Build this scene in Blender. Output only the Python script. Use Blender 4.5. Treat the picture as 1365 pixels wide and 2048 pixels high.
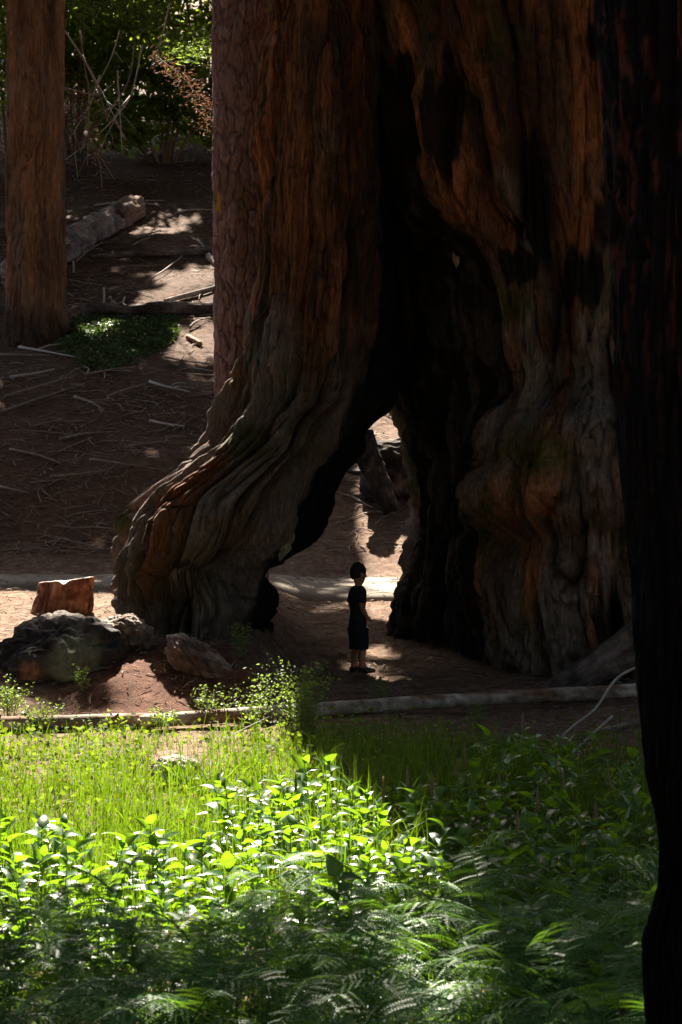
import bpy, math, random
import numpy as np
from mathutils import Vector, Matrix, Euler

for o in list(bpy.data.objects):
    bpy.data.objects.remove(o, do_unlink=True)
R = math.radians
SC = bpy.context.scene
COL = SC.collection
random.seed(7)
rng = np.random.default_rng(11)

# ------------------------------------------------------------------ camera, sky, sun, exposure
FPX = 3982.0                       # focal length in photo pixels (70 mm on a 24 x 36 upright frame)
CAM_Z = 1.75
HOR = 1000.0                       # horizon row in the photograph
cam_d = bpy.data.cameras.new('camera')
cam = bpy.data.objects.new('camera', cam_d); COL.objects.link(cam)
cam.location = (0, 0, CAM_Z)
cam.rotation_euler = (R(90), 0, 0)
cam_d.sensor_fit = 'VERTICAL'; cam_d.sensor_height = 36.0; cam_d.sensor_width = 24.0
cam_d.lens = FPX * 36.0 / 2048.0
cam_d.shift_y = -(1024.0 - HOR) / 2048.0
cam_d.clip_start = 0.1; cam_d.clip_end = 600
cam_d.dof.use_dof = True; cam_d.dof.focus_distance = 20.4; cam_d.dof.aperture_fstop = 9.0
SC.camera = cam

SUN_EL, SUN_AZ = R(46), R(-9)      # in front of the camera, a little to the left
SDIR = Vector((math.sin(SUN_AZ) * math.cos(SUN_EL), math.cos(SUN_AZ) * math.cos(SUN_EL), math.sin(SUN_EL)))
w = bpy.data.worlds.new('World'); SC.world = w; w.use_nodes = True
nt = w.node_tree
sky = nt.nodes.new('ShaderNodeTexSky'); sky.sky_type = 'NISHITA'; sky.sun_disc = False
sky.sun_elevation = SUN_EL; sky.sun_rotation = SUN_AZ
bg = nt.nodes['Background']; bg.inputs['Strength'].default_value = 0.051
sky.air_density = .7; sky.dust_density = 4.0; sky.ozone_density = .6
nt.links.new(sky.outputs[0], bg.inputs['Color'])
sun_d = bpy.data.lights.new('sun', 'SUN'); sun_d.energy = 5.0; sun_d.angle = R(0.53); sun_d.color = (1, 0.91, 0.78)
sun = bpy.data.objects.new('sun', sun_d); COL.objects.link(sun)
sun.rotation_euler = (-SDIR).to_track_quat('-Z', 'Y').to_euler()
sun.location = (0, 0, 60)
vs = SC.view_settings
vs.view_transform = 'Standard'; vs.look = 'None'; vs.gamma = 1.0; vs.use_curve_mapping = False
vs.exposure = 2.8
SC.cycles.max_bounces = 6; SC.cycles.transparent_max_bounces = 4
SC.cycles.use_denoising = True

# ------------------------------------------------------------------ noise
def _hash(i, j, k, s):
    h = (i * 374761393 + j * 668265263 + k * 2147483647 + s * 1274126177) & 0xFFFFFFFF
    h = ((h ^ (h >> 13)) * 1274126177) & 0xFFFFFFFF
    h = ((h ^ (h >> 16)) * 2246822519) & 0xFFFFFFFF
    return ((h ^ (h >> 15)) & 0xFFFFFF) / float(0xFFFFFF)
def noise(x, y, z, s=0):
    """smooth value noise in -1..1"""
    x, y, z = np.broadcast_arrays(np.asarray(x, float), np.asarray(y, float), np.asarray(z, float))
    xi, yi, zi = np.floor(x).astype(np.int64), np.floor(y).astype(np.int64), np.floor(z).astype(np.int64)
    fx, fy, fz = x - xi, y - yi, z - zi
    fx, fy, fz = [f * f * f * (f * (f * 6 - 15) + 10) for f in (fx, fy, fz)]
    r = 0
    for a in (0, 1):
        for b in (0, 1):
            for c in (0, 1):
                wgt = (fx if a else 1 - fx) * (fy if b else 1 - fy) * (fz if c else 1 - fz)
                r = r + wgt * _hash(xi + a, yi + b, zi + c, s)
    return r * 2 - 1
def fbm(x, y, z, s=0, o=4):
    r, a, f = 0, 0.5, 1.0
    for i in range(o):
        r = r + a * noise(x * f, y * f, z * f, s + i * 17); a *= 0.5; f *= 2.03
    return r
def sstep(a, b, x):
    t = np.clip((np.asarray(x, float) - a) / (b - a), 0, 1)
    return t * t * (3 - 2 * t)
def lerp(a, b, t): return a + (b - a) * t
def curve(tab, x):
    """smooth (Catmull) interpolation of a table [(key, value), ...]"""
    k = np.array([p[0] for p in tab], float); v = np.array([p[1] for p in tab], float)
    m = np.empty_like(v)
    d = np.diff(v) / np.diff(k)
    m[1:-1] = np.where(d[:-1] * d[1:] > 0, 2 * d[:-1] * d[1:] / (d[:-1] + d[1:] + 1e-12), 0)
    m[0], m[-1] = d[0], d[-1]
    x = np.clip(x, k[0], k[-1]); i = np.clip(np.searchsorted(k, x) - 1, 0, len(k) - 2)
    h = k[i + 1] - k[i]; t = (x - k[i]) / h
    return ((2*t**3 - 3*t**2 + 1) * v[i] + (t**3 - 2*t**2 + t) * h * m[i] + (-2*t**3 + 3*t**2) * v[i+1] + (t**3 - t**2) * h * m[i+1])

# ------------------------------------------------------------------ ground shape
PR = [(-60, -.8), (0, -.46), (6, -.42), (13, -.38), (16, -.30), (18, -.17), (20, -.02), (20.5, 0), (22.5, .2), (25, .47),
      (27.6, .68), (28.8, 1.05), (33, 2.6), (41, 5.2), (60, 11.9), (80, 19.2), (160, 47)]
PL = [(-60, -.8), (0, -.46), (6, -.42), (13, -.38), (16, -.31), (17.5, -.24), (18.3, .03), (19.2, .32), (20.5, .42), (22, .52),
      (25, .62), (27.6, .70), (28.8, 1.05), (33, 2.6), (41, 5.2), (60, 11.9), (80, 19.2), (160, 47)]
def ground(x, y, detail=True):
    x = np.asarray(x, float); y = np.asarray(y, float)
    t = sstep(-.35, -.95, x)
    z = curve(PR, y) * (1 - t) + curve(PL, y) * t
    if detail:
        on = 1 - sstep(24.6, 25.2, y) * (1 - sstep(27.3, 27.9, y))
        z = z + fbm(x * .9, y * .9, 0, 3, 3) * .05 * on * sstep(15, 19, y)
        z = z + fbm(x * .22, y * .22, 0, 5, 3) * .45 * sstep(29, 38, y)
        z = z + fbm(x * 6, y * 6, 0, 9, 3) * .025 * on * sstep(15, 19, y)
    return z
def gz(x, y): return float(ground(x, y))
def at(px, py, d):
    """a point seen at photo pixel (px, py) standing d metres down the view axis"""
    return Vector(((px - 682.5) * d / FPX, d, CAM_Z - (py - HOR) * d / FPX))
def hit(px, py, lift=0.0, d0=15.0):
    """where the line of sight through a photo pixel meets the ground"""
    ds = np.arange(d0, 110, .05)
    zz = CAM_Z - (py - HOR) * ds / FPX
    g = ground((px - 682.5) * ds / FPX, ds)
    i = int(np.argmax(zz < g + 1e-6))
    p = at(px, py, float(ds[i])); p.z = float(g[i]) + lift
    return p

# ------------------------------------------------------------------ materials
def new_mat(name):
    m = bpy.data.materials.new(name); m.use_nodes = True
    t = m.node_tree; b = t.nodes['Principled BSDF']
    return m, t, b
def node(t, kind, **kw):
    n = t.nodes.new(kind)
    for k, v in kw.items():
        setattr(n, k, v)
    return n
def mix_rgb(t, fac, a, b, mode='MIX'):
    n = node(t, 'ShaderNodeMix', data_type='RGBA', blend_type=mode)
    for s, v in ((0, fac), (6, a), (7, b)):
        if hasattr(v, 'is_linked') or hasattr(v, 'links'): t.links.new(v, n.inputs[s])
        else: n.inputs[s].default_value = v if s == 0 else (*v, 1)
    return n.outputs[2]
def tex(t, scale, detail=6, rough=.6, coord='Object', stretch=None):
    tc = node(t, 'ShaderNodeTexCoord'); src = tc.outputs[coord]
    if stretch:
        mp = node(t, 'ShaderNodeMapping'); mp.inputs['Scale'].default_value = stretch
        t.links.new(src, mp.inputs[0]); src = mp.outputs[0]
    n = node(t, 'ShaderNodeTexNoise'); n.inputs['Scale'].default_value = scale
    n.inputs['Detail'].default_value = detail; n.inputs['Roughness'].default_value = rough
    t.links.new(src, n.inputs['Vector'])
    return n.outputs[0]
def ramp(t, fac, stops):
    n = node(t, 'ShaderNodeValToRGB')
    while len(n.color_ramp.elements) < len(stops): n.color_ramp.elements.new(.5)
    for e, (p, c) in zip(n.color_ramp.elements, stops):
        e.position = p; e.color = (*c, 1) if len(c) == 3 else c
    t.links.new(fac, n.inputs[0])
    return n.outputs[0]
def bump(t, b, h, strength=.5, dist=.02):
    n = node(t, 'ShaderNodeBump'); n.inputs['Strength'].default_value = strength; n.inputs['Distance'].default_value = dist
    t.links.new(h, n.inputs['Height']); t.links.new(n.outputs[0], b.inputs['Normal'])

def mat_vcol_bark(name, stretch=(30, 30, 5), rough=.9, dist=.02, spec=.25, strength=.8):
    m, t, b = new_mat(name)
    a = node(t, 'ShaderNodeVertexColor', layer_name='Col')
    n1 = tex(t, 1.0, 6, .65, stretch=stretch)
    n2 = tex(t, 1.0, 4, .6, stretch=tuple(s * 2.6 for s in stretch))
    ab = node(t, 'ShaderNodeMath', operation='SUBTRACT'); t.links.new(n2, ab.inputs[0]); ab.inputs[1].default_value = .5
    ab2 = node(t, 'ShaderNodeMath', operation='ABSOLUTE'); t.links.new(ab.outputs[0], ab2.inputs[0]); n2 = ab2.outputs[0]
    v = ramp(t, n1, [(.28, (.42, .40, .39)), (.5, (.95, .95, .95)), (.72, (1.6, 1.5, 1.42))])
    c = mix_rgb(t, 1.0, a.outputs[0], v, 'MULTIPLY')
    t.links.new(c, b.inputs['Base Color'])
    ad = node(t, 'ShaderNodeMath', operation='MULTIPLY_ADD'); t.links.new(n2, ad.inputs[0]); ad.inputs[1].default_value = 1.6
    t.links.new(n1, ad.inputs[2])
    bump(t, b, ad.outputs[0], strength, dist)
    b.inputs['Roughness'].default_value = rough; b.inputs['Specular IOR Level'].default_value = spec
    return m
def mat_leaf(name, top, trans, rough=.42, tmix=.5, spec=.5, var=.3):
    m, t, b = new_mat(name)
    oi = node(t, 'ShaderNodeObjectInfo')
    n = tex(t, 9.0, 3, .6)
    hv = node(t, 'ShaderNodeMath', operation='MULTIPLY_ADD'); t.links.new(oi.outputs['Random'], hv.inputs[0])
    hv.inputs[1].default_value = .5; t.links.new(n, hv.inputs[2])
    lo, hi = tuple(c * (1 - var) for c in top), tuple(min(1, c * (1 + var)) for c in top)
    c = ramp(t, hv.outputs[0], [(.3, lo), (.95, (hi[0] * 1.15, hi[1], hi[2] * .9))])
    t.links.new(c, b.inputs['Base Color'])
    b.inputs['Roughness'].default_value = rough; b.inputs['Specular IOR Level'].default_value = spec
    tr = node(t, 'ShaderNodeBsdfTranslucent')
    lo, hi = tuple(x * (1 - var) for x in trans), tuple(min(1, x * (1 + var)) for x in trans)
    t.links.new(ramp(t, hv.outputs[0], [(.3, lo), (.95, hi)]), tr.inputs[0])
    mx = node(t, 'ShaderNodeMixShader'); mx.inputs[0].default_value = tmix
    t.links.new(b.outputs[0], mx.inputs[1]); t.links.new(tr.outputs[0], mx.inputs[2])
    t.links.new(mx.outputs[0], t.nodes['Material Output'].inputs['Surface'])
    return m
def mat_plain(name, c1, c2, scale=20, rough=.85, stretch=None, dist=.01, spec=.3):
    m, t, b = new_mat(name)
    n = tex(t, scale, 7, .65, stretch=stretch)
    t.links.new(ramp(t, n, [(.3, c1), (.7, c2)]), b.inputs['Base Color'])
    bump(t, b, n, .7, dist)
    b.inputs['Roughness'].default_value = rough; b.inputs['Specular IOR Level'].default_value = spec
    return m

M = {}
M['seq'] = mat_vcol_bark('sequoia_bark', (30, 30, 6), .92, .06, .2, 1.0)
M['pine'] = mat_vcol_bark('pine_bark', (34, 34, 14), .9, .012)
M['cedar'] = mat_vcol_bark('cedar_bark', (30, 30, 4), .95, .02)
M['char'] = mat_vcol_bark('charred_bark', (22, 22, 4), .9, .03, .15, 1.0)
M['wood'] = mat_vcol_bark('weathered_wood', (14, 14, 14), .85, .012)
M['log'] = mat_plain('pale_barkless_wood', (.22, .19, .16), (.50, .46, .41), 3.0, .7, (14, 2, 14), .006)
M['twig'] = mat_plain('bleached_twig', (.30, .26, .22), (.55, .50, .44), 30, .75)
M['deadtwig'] = mat_plain('dead_twig', (.13, .09, .06), (.31, .24, .18), 8, .85)
M['litter'] = mat_plain('needle_litter', (.10, .055, .03), (.30, .21, .15), 2.2, .9)
M['stem'] = mat_plain('green_stem', (.06, .10, .02), (.14, .19, .05), 12, .6)
M['seed'] = mat_plain('dry_seed_head', (.16, .09, .05), (.33, .22, .13), 60, .9)
M['herb'] = mat_leaf('broad_leaf', (.034, .100, .028), (.15, .28, .007), .38, .45, .46)
M['fern'] = mat_leaf('fern_leaf', (.034, .098, .022), (.13, .26, .012), .5, .36, .22)
M['grass'] = mat_leaf('grass_blade', (.034, .080, .010), (.088, .155, .004), .5, .5, .25, .65)
M['wisp'] = mat_leaf('feathery_herb', (.055, .10, .03), (.16, .23, .03), .5, .45, .35)
M['patch'] = mat_leaf('ground_cover_leaf', (.05, .085, .03), (.07, .12, .02), .6, .3, .25)
M['cover'] = mat_leaf('clover_leaf', (.04, .085, .02), (.14, .20, .010), .7, .45, .15)
M['shrub'] = mat_leaf('shrub_leaf', (.055, .11, .022), (.32, .42, .03), .35, .45, .5)
M['needle'] = mat_leaf('conifer_needles', (.022, .038, .012), (.035, .045, .008), .7, .15, .2)
M['rust'] = mat_leaf('dead_rusty_needles', (.10, .05, .03), (.14, .065, .035), .7, .4, .2)
M['yellow'] = mat_leaf('yellow_petal', (.55, .45, .02), (.6, .5, .02), .6, .3, .2)

# ------------------------------------------------------------------ object helpers
def mesh_obj(name, v, f, mat, parent=None, smooth=False, col=None):
    me = bpy.data.meshes.new(name)
    if isinstance(v, np.ndarray) and isinstance(f, np.ndarray):
        n = f.shape[1]
        me.vertices.add(len(v)); me.vertices.foreach_set('co', v.astype(np.float32).ravel())
        me.loops.add(f.size); me.loops.foreach_set('vertex_index', f.astype(np.int32).ravel())
        me.polygons.add(len(f)); me.polygons.foreach_set('loop_start', np.arange(0, f.size, n, dtype=np.int32))
        me.update(calc_edges=True)
    else:
        me.from_pydata([tuple(p) for p in v], [], [tuple(q) for q in f])
    if col is not None:
        a = me.color_attributes.new('Col', 'FLOAT_COLOR', 'POINT')
        c = np.ones((len(v), 4), np.float32); c[:, :3] = np.clip(col, 0, 1)
        a.data.foreach_set('color', c.ravel())
    if smooth: me.polygons.foreach_set('use_smooth', np.ones(len(me.polygons), bool))
    me.materials.append(mat)
    me.validate(clean_customdata=False)
    o = bpy.data.objects.new(name, me); COL.objects.link(o)
    if parent: o.parent = parent
    return o
def inst(name, mesh, parent=None, mtx=None):
    o = bpy.data.objects.new(name, mesh); COL.objects.link(o)
    if parent: o.parent = parent
    if mtx is not None: o.matrix_basis = mtx
    return o
def tag(o, label=None, cat=None, group=None, kind=None):
    if label: o['label'] = label
    if cat: o['category'] = cat
    if group: o['group'] = group
    if kind: o['kind'] = kind
    return o
def thing(name, loc, label, cat, group=None, rz=0):
    o = bpy.data.objects.new(name, None); COL.objects.link(o)
    o.empty_display_size = .1
    o.location = loc; o.rotation_euler = (0, 0, rz)
    return tag(o, label, cat, group)
class MB:
    def __init__(s): s.v = []; s.f = []
    def tube(s, pts, rad, n=6, cap=True, wob=0.0):
        pts = [Vector(p) for p in pts]; b0 = len(s.v)
        up = Vector((0.13, .31, .94))
        for i, p in enumerate(pts):
            d = (pts[min(i + 1, len(pts) - 1)] - pts[max(i - 1, 0)]).normalized()
            u = d.cross(up)
            if u.length < .05: u = d.cross(Vector((1, 0, 0)))
            u.normalize(); q = d.cross(u)
            r = rad[i] if hasattr(rad, '__len__') else rad
            for k in range(n):
                a = 2 * math.pi * k / n
                rr = r * (1 + wob * random.uniform(-1, 1))
                s.v.append(p + u * math.cos(a) * rr + q * math.sin(a) * rr)
        for i in range(len(pts) - 1):
            for k in range(n):
                a, b = b0 + i * n + k, b0 + i * n + (k + 1) % n
                s.f.append((a, b, b + n, a + n))
        if cap:
            s.f.append(tuple(b0 + k for k in range(n))[::-1])
            s.f.append(tuple(b0 + (len(pts) - 1) * n + k for k in range(n)))
        return s
    def quad(s, a, b, c, d):
        n = len(s.v); s.v += [a, b, c, d]; s.f.append((n, n + 1, n + 2, n + 3)); return s
    def build(s, name, mat, parent=None, smooth=False): return mesh_obj(name, s.v, s.f, mat, parent, smooth)

def loft(P, closed=True):
    """grid faces for rows x cols points"""
    nr, nc = P.shape[:2]
    i, j = np.meshgrid(np.arange(nr - 1), np.arange(nc if closed else nc - 1), indexing='ij')
    j2 = (j + 1) % nc
    return np.stack([i * nc + j, i * nc + j2, (i + 1) * nc + j2, (i + 1) * nc + j], -1).reshape(-1, 4)
def cr_closed(cp, nt_):
    """closed Catmull-Rom through control points cp (rows, k, 2) sampled at parameters nt_"""
    k = cp.shape[1]; u = nt_ * k; i = np.floor(u).astype(int); t = (u - i)[None, :, None]
    p0, p1, p2, p3 = (cp[:, (i + q) % k] for q in (-1, 0, 1, 2))
    return .5 * ((2 * p1) + (-p0 + p2) * t + (2*p0 - 5*p1 + 4*p2 - p3) * t**2 + (-p0 + 3*p1 - 3*p2 + p3) * t**3)
def normals2d(P):
    d = np.roll(P, -1, 1) - np.roll(P, 1, 1)
    n = np.stack([d[..., 1], -d[..., 0]], -1)
    return n / (np.linalg.norm(n, axis=-1, keepdims=True) + 1e-9)

# ------------------------------------------------------------------ ground sheet and path
def axis(segs):
    out = []
    for a, b, st in segs: out += list(np.arange(a, b, st))
    return np.array(out + [segs[-1][1]])
gx = axis([(-70, -16, 2.5), (-16, -9, .3), (-9, -3.5, .10), (-3.5, 3.5, .045), (3.5, 9, .25), (9, 70, 2.5)])
gy = axis([(-50, 4, 2), (4, 16, .25), (16, 24, .05), (24, 34, .07), (34, 62, .14), (62, 80, .5), (80, 150, 3)])
GX, GY = np.meshgrid(gx, gy)
GZ = ground(GX, GY)
GP = np.stack([GX, GY, GZ], -1)
m, t, b = new_mat('forest_floor')
n1 = tex(t, .8, 8, .7); n2 = tex(t, 9, 8, .75); n3 = tex(t, 45, 4, .7)
c1 = ramp(t, n2, [(.30, (.085, .048, .030)), (.50, (.215, .138, .09)), (.72, (.43, .315, .235))])
c2 = ramp(t, n3, [(.3, (.45, .42, .4)), (.62, (1.0, 1.0, 1.0)), (.8, (1.5, 1.45, 1.4))])
c3 = mix_rgb(t, 1.0, c1, c2, 'MULTIPLY')
c4 = mix_rgb(t, 1.0, c3, ramp(t, n1, [(.3, (.75, .7, .68)), (.7, (1.25, 1.2, 1.15))]), 'MULTIPLY')
va = node(t, 'ShaderNodeVertexColor', layer_name='Col')
c4 = mix_rgb(t, 1.0, c4, va.outputs[0], 'MULTIPLY')
t.links.new(c4, b.inputs['Base Color']); b.inputs['Roughness'].default_value = .95; b.inputs['Specular IOR Level'].default_value = .15
ad = node(t, 'ShaderNodeMath', operation='ADD'); t.links.new(n2, ad.inputs[0]); t.links.new(n3, ad.inputs[1])
bump(t, b, ad.outputs[0], .9, .05)
soil = sstep(1.15, .5, np.hypot((GX + 1.75) / 1.25, (GY - 18.5) / 1.15) + .3 * fbm(GX * 2.5, GY * 2.5, 0, 15, 3))[..., None]
soil = np.array([1, 1, 1]) * (1 - soil) + np.array([.62, .42, .34]) * soil
duff_shade = (sstep(28.3, 29.2, GY + .4 * fbm(GX * .8, GY * .8, 0, 17, 3)) * (1 - .75 * sstep(-1.2, -.2, GX) * (1 - sstep(34, 38, GY))))[..., None]  # duff tint that also paints the slope's shade; sunlit arch strip spared
soil = soil * (1 - duff_shade * (1 - np.array([.53, .45, .36])))
gnd = mesh_obj('ground', GP.reshape(-1, 3), loft(GP, False)[:, ::-1], m, smooth=True, col=soil.reshape(-1, 3)); tag(gnd, kind='structure')

m, t, b = new_mat('grey_path')
n1 = tex(t, 60, 5, .7); n2 = tex(t, 1.5, 5, .6)
c = mix_rgb(t, 1.0, ramp(t, n1, [(.3, (.16, .14, .115)), (.7, (.25, .22, .185))]), ramp(t, n2, [(.35, (.8, .78, .75)), (.7, (1.15, 1.1, 1.05))]), 'MULTIPLY')
t.links.new(c, b.inputs['Base Color']); b.inputs['Roughness'].default_value = .95; b.inputs['Specular IOR Level'].default_value = .08; bump(t, b, n1, .4, .005)
px_ = np.arange(-30, 30.1, .3); py_ = np.array([-.04, 0, .06, .5, 1.0, 1.5, 1.9, 1.96, 2.02])
off = np.array([-.06, .0, .03, .035, .04, .035, .03, 0, -.06])
PX, PY = np.meshgrid(px_, py_)
PYY = 25.05 + PY + .25 * np.sin(PX * .14 + .4) + .12 * noise(PX * 1.4, PY * .8, 0, 77) + .05 * noise(PX * 3.3, PY * 2, 0, 78)
PZ = ground(PX, PYY, False) + off[:, None]
PP = np.stack([PX, PYY, PZ + .045], -1)
tag(mesh_obj('path', PP.reshape(-1, 3), loft(PP, False)[:, ::-1], m, smooth=True), kind='structure')

# ------------------------------------------------------------------ giant sequoia
def seq_relief(cx, cy, z, low, s):
    """long fibrous ridges and furrows; low (0..1) turns them into shorter blocky plates"""
    wx = (fbm(cx * .9, cy * .9, z * .45, s, 3) + .35 * fbm(cx * 3, cy * 3, z * 1.6, s + 20, 2)) * (.14 + .03 * low)
    wy = (fbm(cx * .9 + 9, cy * .9, z * .45, s + 40, 3) + .35 * fbm(cx * 3, cy * 3, z * 1.6, s + 60, 2)) * (.14 + .03 * low)
    kz = .30 + .45 * low
    n = noise((cx + wx) * 2.7, (cy + wy) * 2.7, z * kz * .8, s + 1)
    v1 = np.minimum(1, np.abs(n) / .40) ** .70
    n = noise((cx + wx * .8) * 8.5, (cy + wy * .8) * 8.5, z * (kz * 2.2), s + 2)
    v2 = np.minimum(1, np.abs(n) / .42) ** .6
    n3 = noise((cx + wx) * 19, (cy + wy) * 19, z * (kz * 4.2), s + 3)
    v3 = np.minimum(1, np.abs(n3) / .45) ** .6
    stp = sstep(-.06, .06, noise((cx + wx) * 5.5, (cy + wy) * 5.5, z * (.8 + 1.0 * low), s + 6))      # lifted slabs of bark
    lmp = fbm(cx * 1.1, cy * 1.1, z * .8, s + 4, 3)
    crk = np.minimum(1, np.abs(noise(cx * 2.6 + wx * 3, cy * 2.6, z * 3.4, s + 5)) / .10) ** .7
    d = (.34 + .06 * low) * v1 + (.10 + .05 * low) * v2 + (.05 + .02 * low) * v3 + .06 * stp + (.15 - .06 * low) * lmp - .27 - .07 * low
    d = d + low * (.05 * np.minimum(1, np.abs(noise(cx * 1.3 + wx, cy * 1.3 + wy, z * 7.5 + wx * 4, s + 14)) / .4) ** .7 - .03) + .010 * noise(cx * 45, cy * 45, z * 9, s + 7)
    d = d + .14 * (crk - 1) * low * sstep(-.1, .25, noise(cx * 1.2, cy * 1.2, z * .9, s + 9))
    return d, v1, v2
def rows_pix(seg):
    out = []
    for a, b_, st in seg: out += list(np.arange(a, b_, st))
    return np.array(out + [seg[-1][1]], float)
def zrow(py, d): return CAM_Z - (py - HOR) * d / FPX
def xpix(px, d): return (px - 682.5) * d / FPX
def bark_colour(X, Y, Z, cx, cy, v1, v2, s, red):
    """pigment of sequoia bark: cinnamon fibres, grey weathered ridges, moss"""
    f = fbm(cx * 5, cy * 5, Z * .5, s + 11, 4); g = fbm(cx * 2.2, cy * 2.2, Z * 1.1, s + 12, 3)
    cin = np.array([.33, .135, .060]); brn = np.array([.135, .076, .046]); gry = np.array([.235, .19, .155]); mos = np.array([.085, .085, .018])
    f = f + .5 * fbm(cx * 3, cy * 3, Z * 2.2, s + 19, 4)
    t = sstep(-.2, .25, f)[..., None]
    c = brn * (1 - t) + cin * t
    rid = noise(cx * 3.1, cy * 3.1, Z * .35, s + 18)[..., None]
    c = c * (1 + .55 * rid)
    k = (sstep(-.15, .35, g + .75 * (.5 - red)) * (.35 + .65 * v1))[..., None]
    c = c * (1 - k) + gry * k
    mo = sstep(.16, .42, fbm(X * 1.3, Y * 1.3, Z * 1.0, s + 15, 4))[..., None]
    return c, mo, mos

seq = thing('giant_sequoia', (1.3, 22.3, 0), 'enormous ridged sequoia with a charred walk-through arch burnt through its base', 'tree')
def to_local(V, o): return V - np.array(o.location)

def bark_strips(P3, c, ok, count, seed, parent, colstep):
    rg = np.random.default_rng(seed); nr, nc = P3.shape[:2]
    du = np.roll(P3, -1, 1) - np.roll(P3, 1, 1); dv = np.gradient(P3, axis=0)
    nm = np.cross(du, dv); nm /= np.linalg.norm(nm, axis=-1, keepdims=True) + 1e-9
    V, F_, C = [], [], []
    k = 0
    while k < count:
        i0, j0 = int(rg.integers(20, nr - 80)), int(rg.integers(0, nc))
        if not ok[i0, j0]: continue
        n = int(rg.integers(16, 62)); wd = rg.uniform(.8, 2.6) * colstep; k += 1
        if i0 + n >= nr or not ok[i0 + n, j0]: continue
        b0 = len(V); jit = rg.uniform(-.8, .8); off = rg.uniform(.015, .045); tint = rg.uniform(.65, 1.35)
        drift = rg.uniform(-1.2, 1.2)
        lift = rg.uniform(0, .05)
        m = 7
        for a in range(m + 1):
            t = a / m; i = i0 + int(n * t); w_ = wd * (math.sin(math.pi * min(.93, max(.07, t))) ** .5) * rg.uniform(.75, 1.1)
            for q in (-1, -.35, .4, 1):
                jj = (j0 + drift * t + q * w_ + .3 * jit * math.sin(t * 7)); ja = int(math.floor(jj)); fr = jj - ja
                p = P3[i, ja % nc] * (1 - fr) + P3[i, (ja + 1) % nc] * fr; pc = P3[i, j0]
                p = p * .6 + (pc + (p - pc)) * .4
                h = off * (1 if abs(q) < .9 else -.6) + lift * max(0, t - .6) * 1.5
                V.append(p + nm[i, j0] * h); C.append(c[i, j0] * tint * (1 if abs(q) < .9 else .8))
        for a in range(m):
            for q in range(3): F_.append((b0 + a * 4 + q, b0 + a * 4 + q + 1, b0 + a * 4 + q + 5, b0 + a * 4 + q + 4))
    o = mesh_obj('bark_strips', to_local(np.array(V), parent), np.array(F_), M['seq'], parent, False, np.array(C))
    return tag(o, kind='stuff')

# left leg: flaring buttress with the bulging root foot
DL = 21.15
py = rows_pix([(-1000, -80, 23), (-80, 1400, 3.0)])[::-1]
z = zrow(py, DL)
def T(tab): return curve(tab, py)
xl = T([(-1000, 620), (-500, 575), (-200, 566), (0, 560), (150, 552), (300, 534), (420, 526), (530, 512), (640, 488), (720, 468), (790, 456), (840, 446), (885, 424), (930, 372),
        (975, 300), (1015, 256), (1060, 240), (1120, 237), (1200, 252), (1270, 258), (1400, 250)])
xr = T([(-1000, 800), (-300, 770), (0, 765), (150, 772), (300, 782), (450, 792), (600, 802), (740, 808), (800, 801), (822, 786), (845, 752), (865, 736), (900, 729), (922, 712), (940, 694), (985, 674), (1040, 661),
        (1085, 641), (1108, 612), (1124, 586), (1134, 550), (1160, 545), (1190, 546), (1240, 531), (1300, 521), (1400, 515)])
yf = T([(-1000, 20.9), (0, 20.35), (400, 20.25), (700, 20.15), (850, 20.0), (950, 19.85), (1060, 19.72), (1200, 19.78), (1400, 19.70)])
yb = T([(-1000, 22.9), (0, 22.75), (700, 22.65), (900, 22.4), (1100, 22.2), (1400, 22.1)])
XL, XR = xpix(xl, DL), xpix(xr, DL)
xm = (XL + XR) / 2; a_ = (XR - XL) / 2
cp = np.stack([np.stack(q, -1) for q in [
    (XR, np.full_like(XR, 21.35)), (XR - .34 * a_, yb - .18), (xm - .1 * a_, yb), (XL + .36 * a_, yb - .25), (XL, np.full_like(XL, 21.2)),
    (XL + .30 * a_, yf + .38), (xm - .05 * a_, yf), (XR - .48 * a_, yf + .30)]], 1)
# columns: denser on the side that faces the camera
tt = np.concatenate([np.linspace(0, .5, 90, endpoint=False), np.linspace(.5, 1, 300, endpoint=False)])
P = cr_closed(cp, tt); N = normals2d(P)
th = tt * 2 * math.pi
cx, cy = np.broadcast_arrays(np.cos(th)[None] * .95, np.sin(th)[None] * .95)
Z = np.broadcast_to(z[:, None], P.shape[:2])
PYR = np.broadcast_to(py[:, None], P.shape[:2])
low = sstep(600, 900, PYR) * .8
d, v1, v2 = seq_relief(cx, cy, Z + .0, low, 100)
inner = sstep(.965, .99, tt) + (1 - sstep(.10, .2, tt))          # side that faces into the burn
inner = np.broadcast_to(inner[None], d.shape)
d = d * (1 - .55 * inner) - .15
P3 = np.concatenate([P + N * d[..., None], Z[..., None]], -1)
P3[..., 2] += .05 * fbm(cx * 2, cy * 2, Z * 2, 131, 2)
PXI = P3[..., 0] * FPX / P3[..., 1] + 682.5
PYI = HOR - (P3[..., 2] - CAM_Z) * FPX / P3[..., 1]
red = 1 - sstep(380, 820, PYR)
c, mo, mos = bark_colour(P3[..., 0], P3[..., 1], P3[..., 2], cx, cy, v1, v2, 100, red)
mo = mo * .32
mo = np.maximum(mo, (sstep(1, .3, np.hypot((PXI - 505) / 75, (PYI - 885) / 55)) * .9)[..., None])
mo = np.maximum(mo, (sstep(1, .35, np.hypot((PXI - 242) / 32, (PYI - 1035) / 50)))[..., None])
c = c * (1 - mo) + mos * mo
wob = 22 * fbm(P3[..., 0] * 3, P3[..., 1] * 3, P3[..., 2] * 2, 140, 3)
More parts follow.
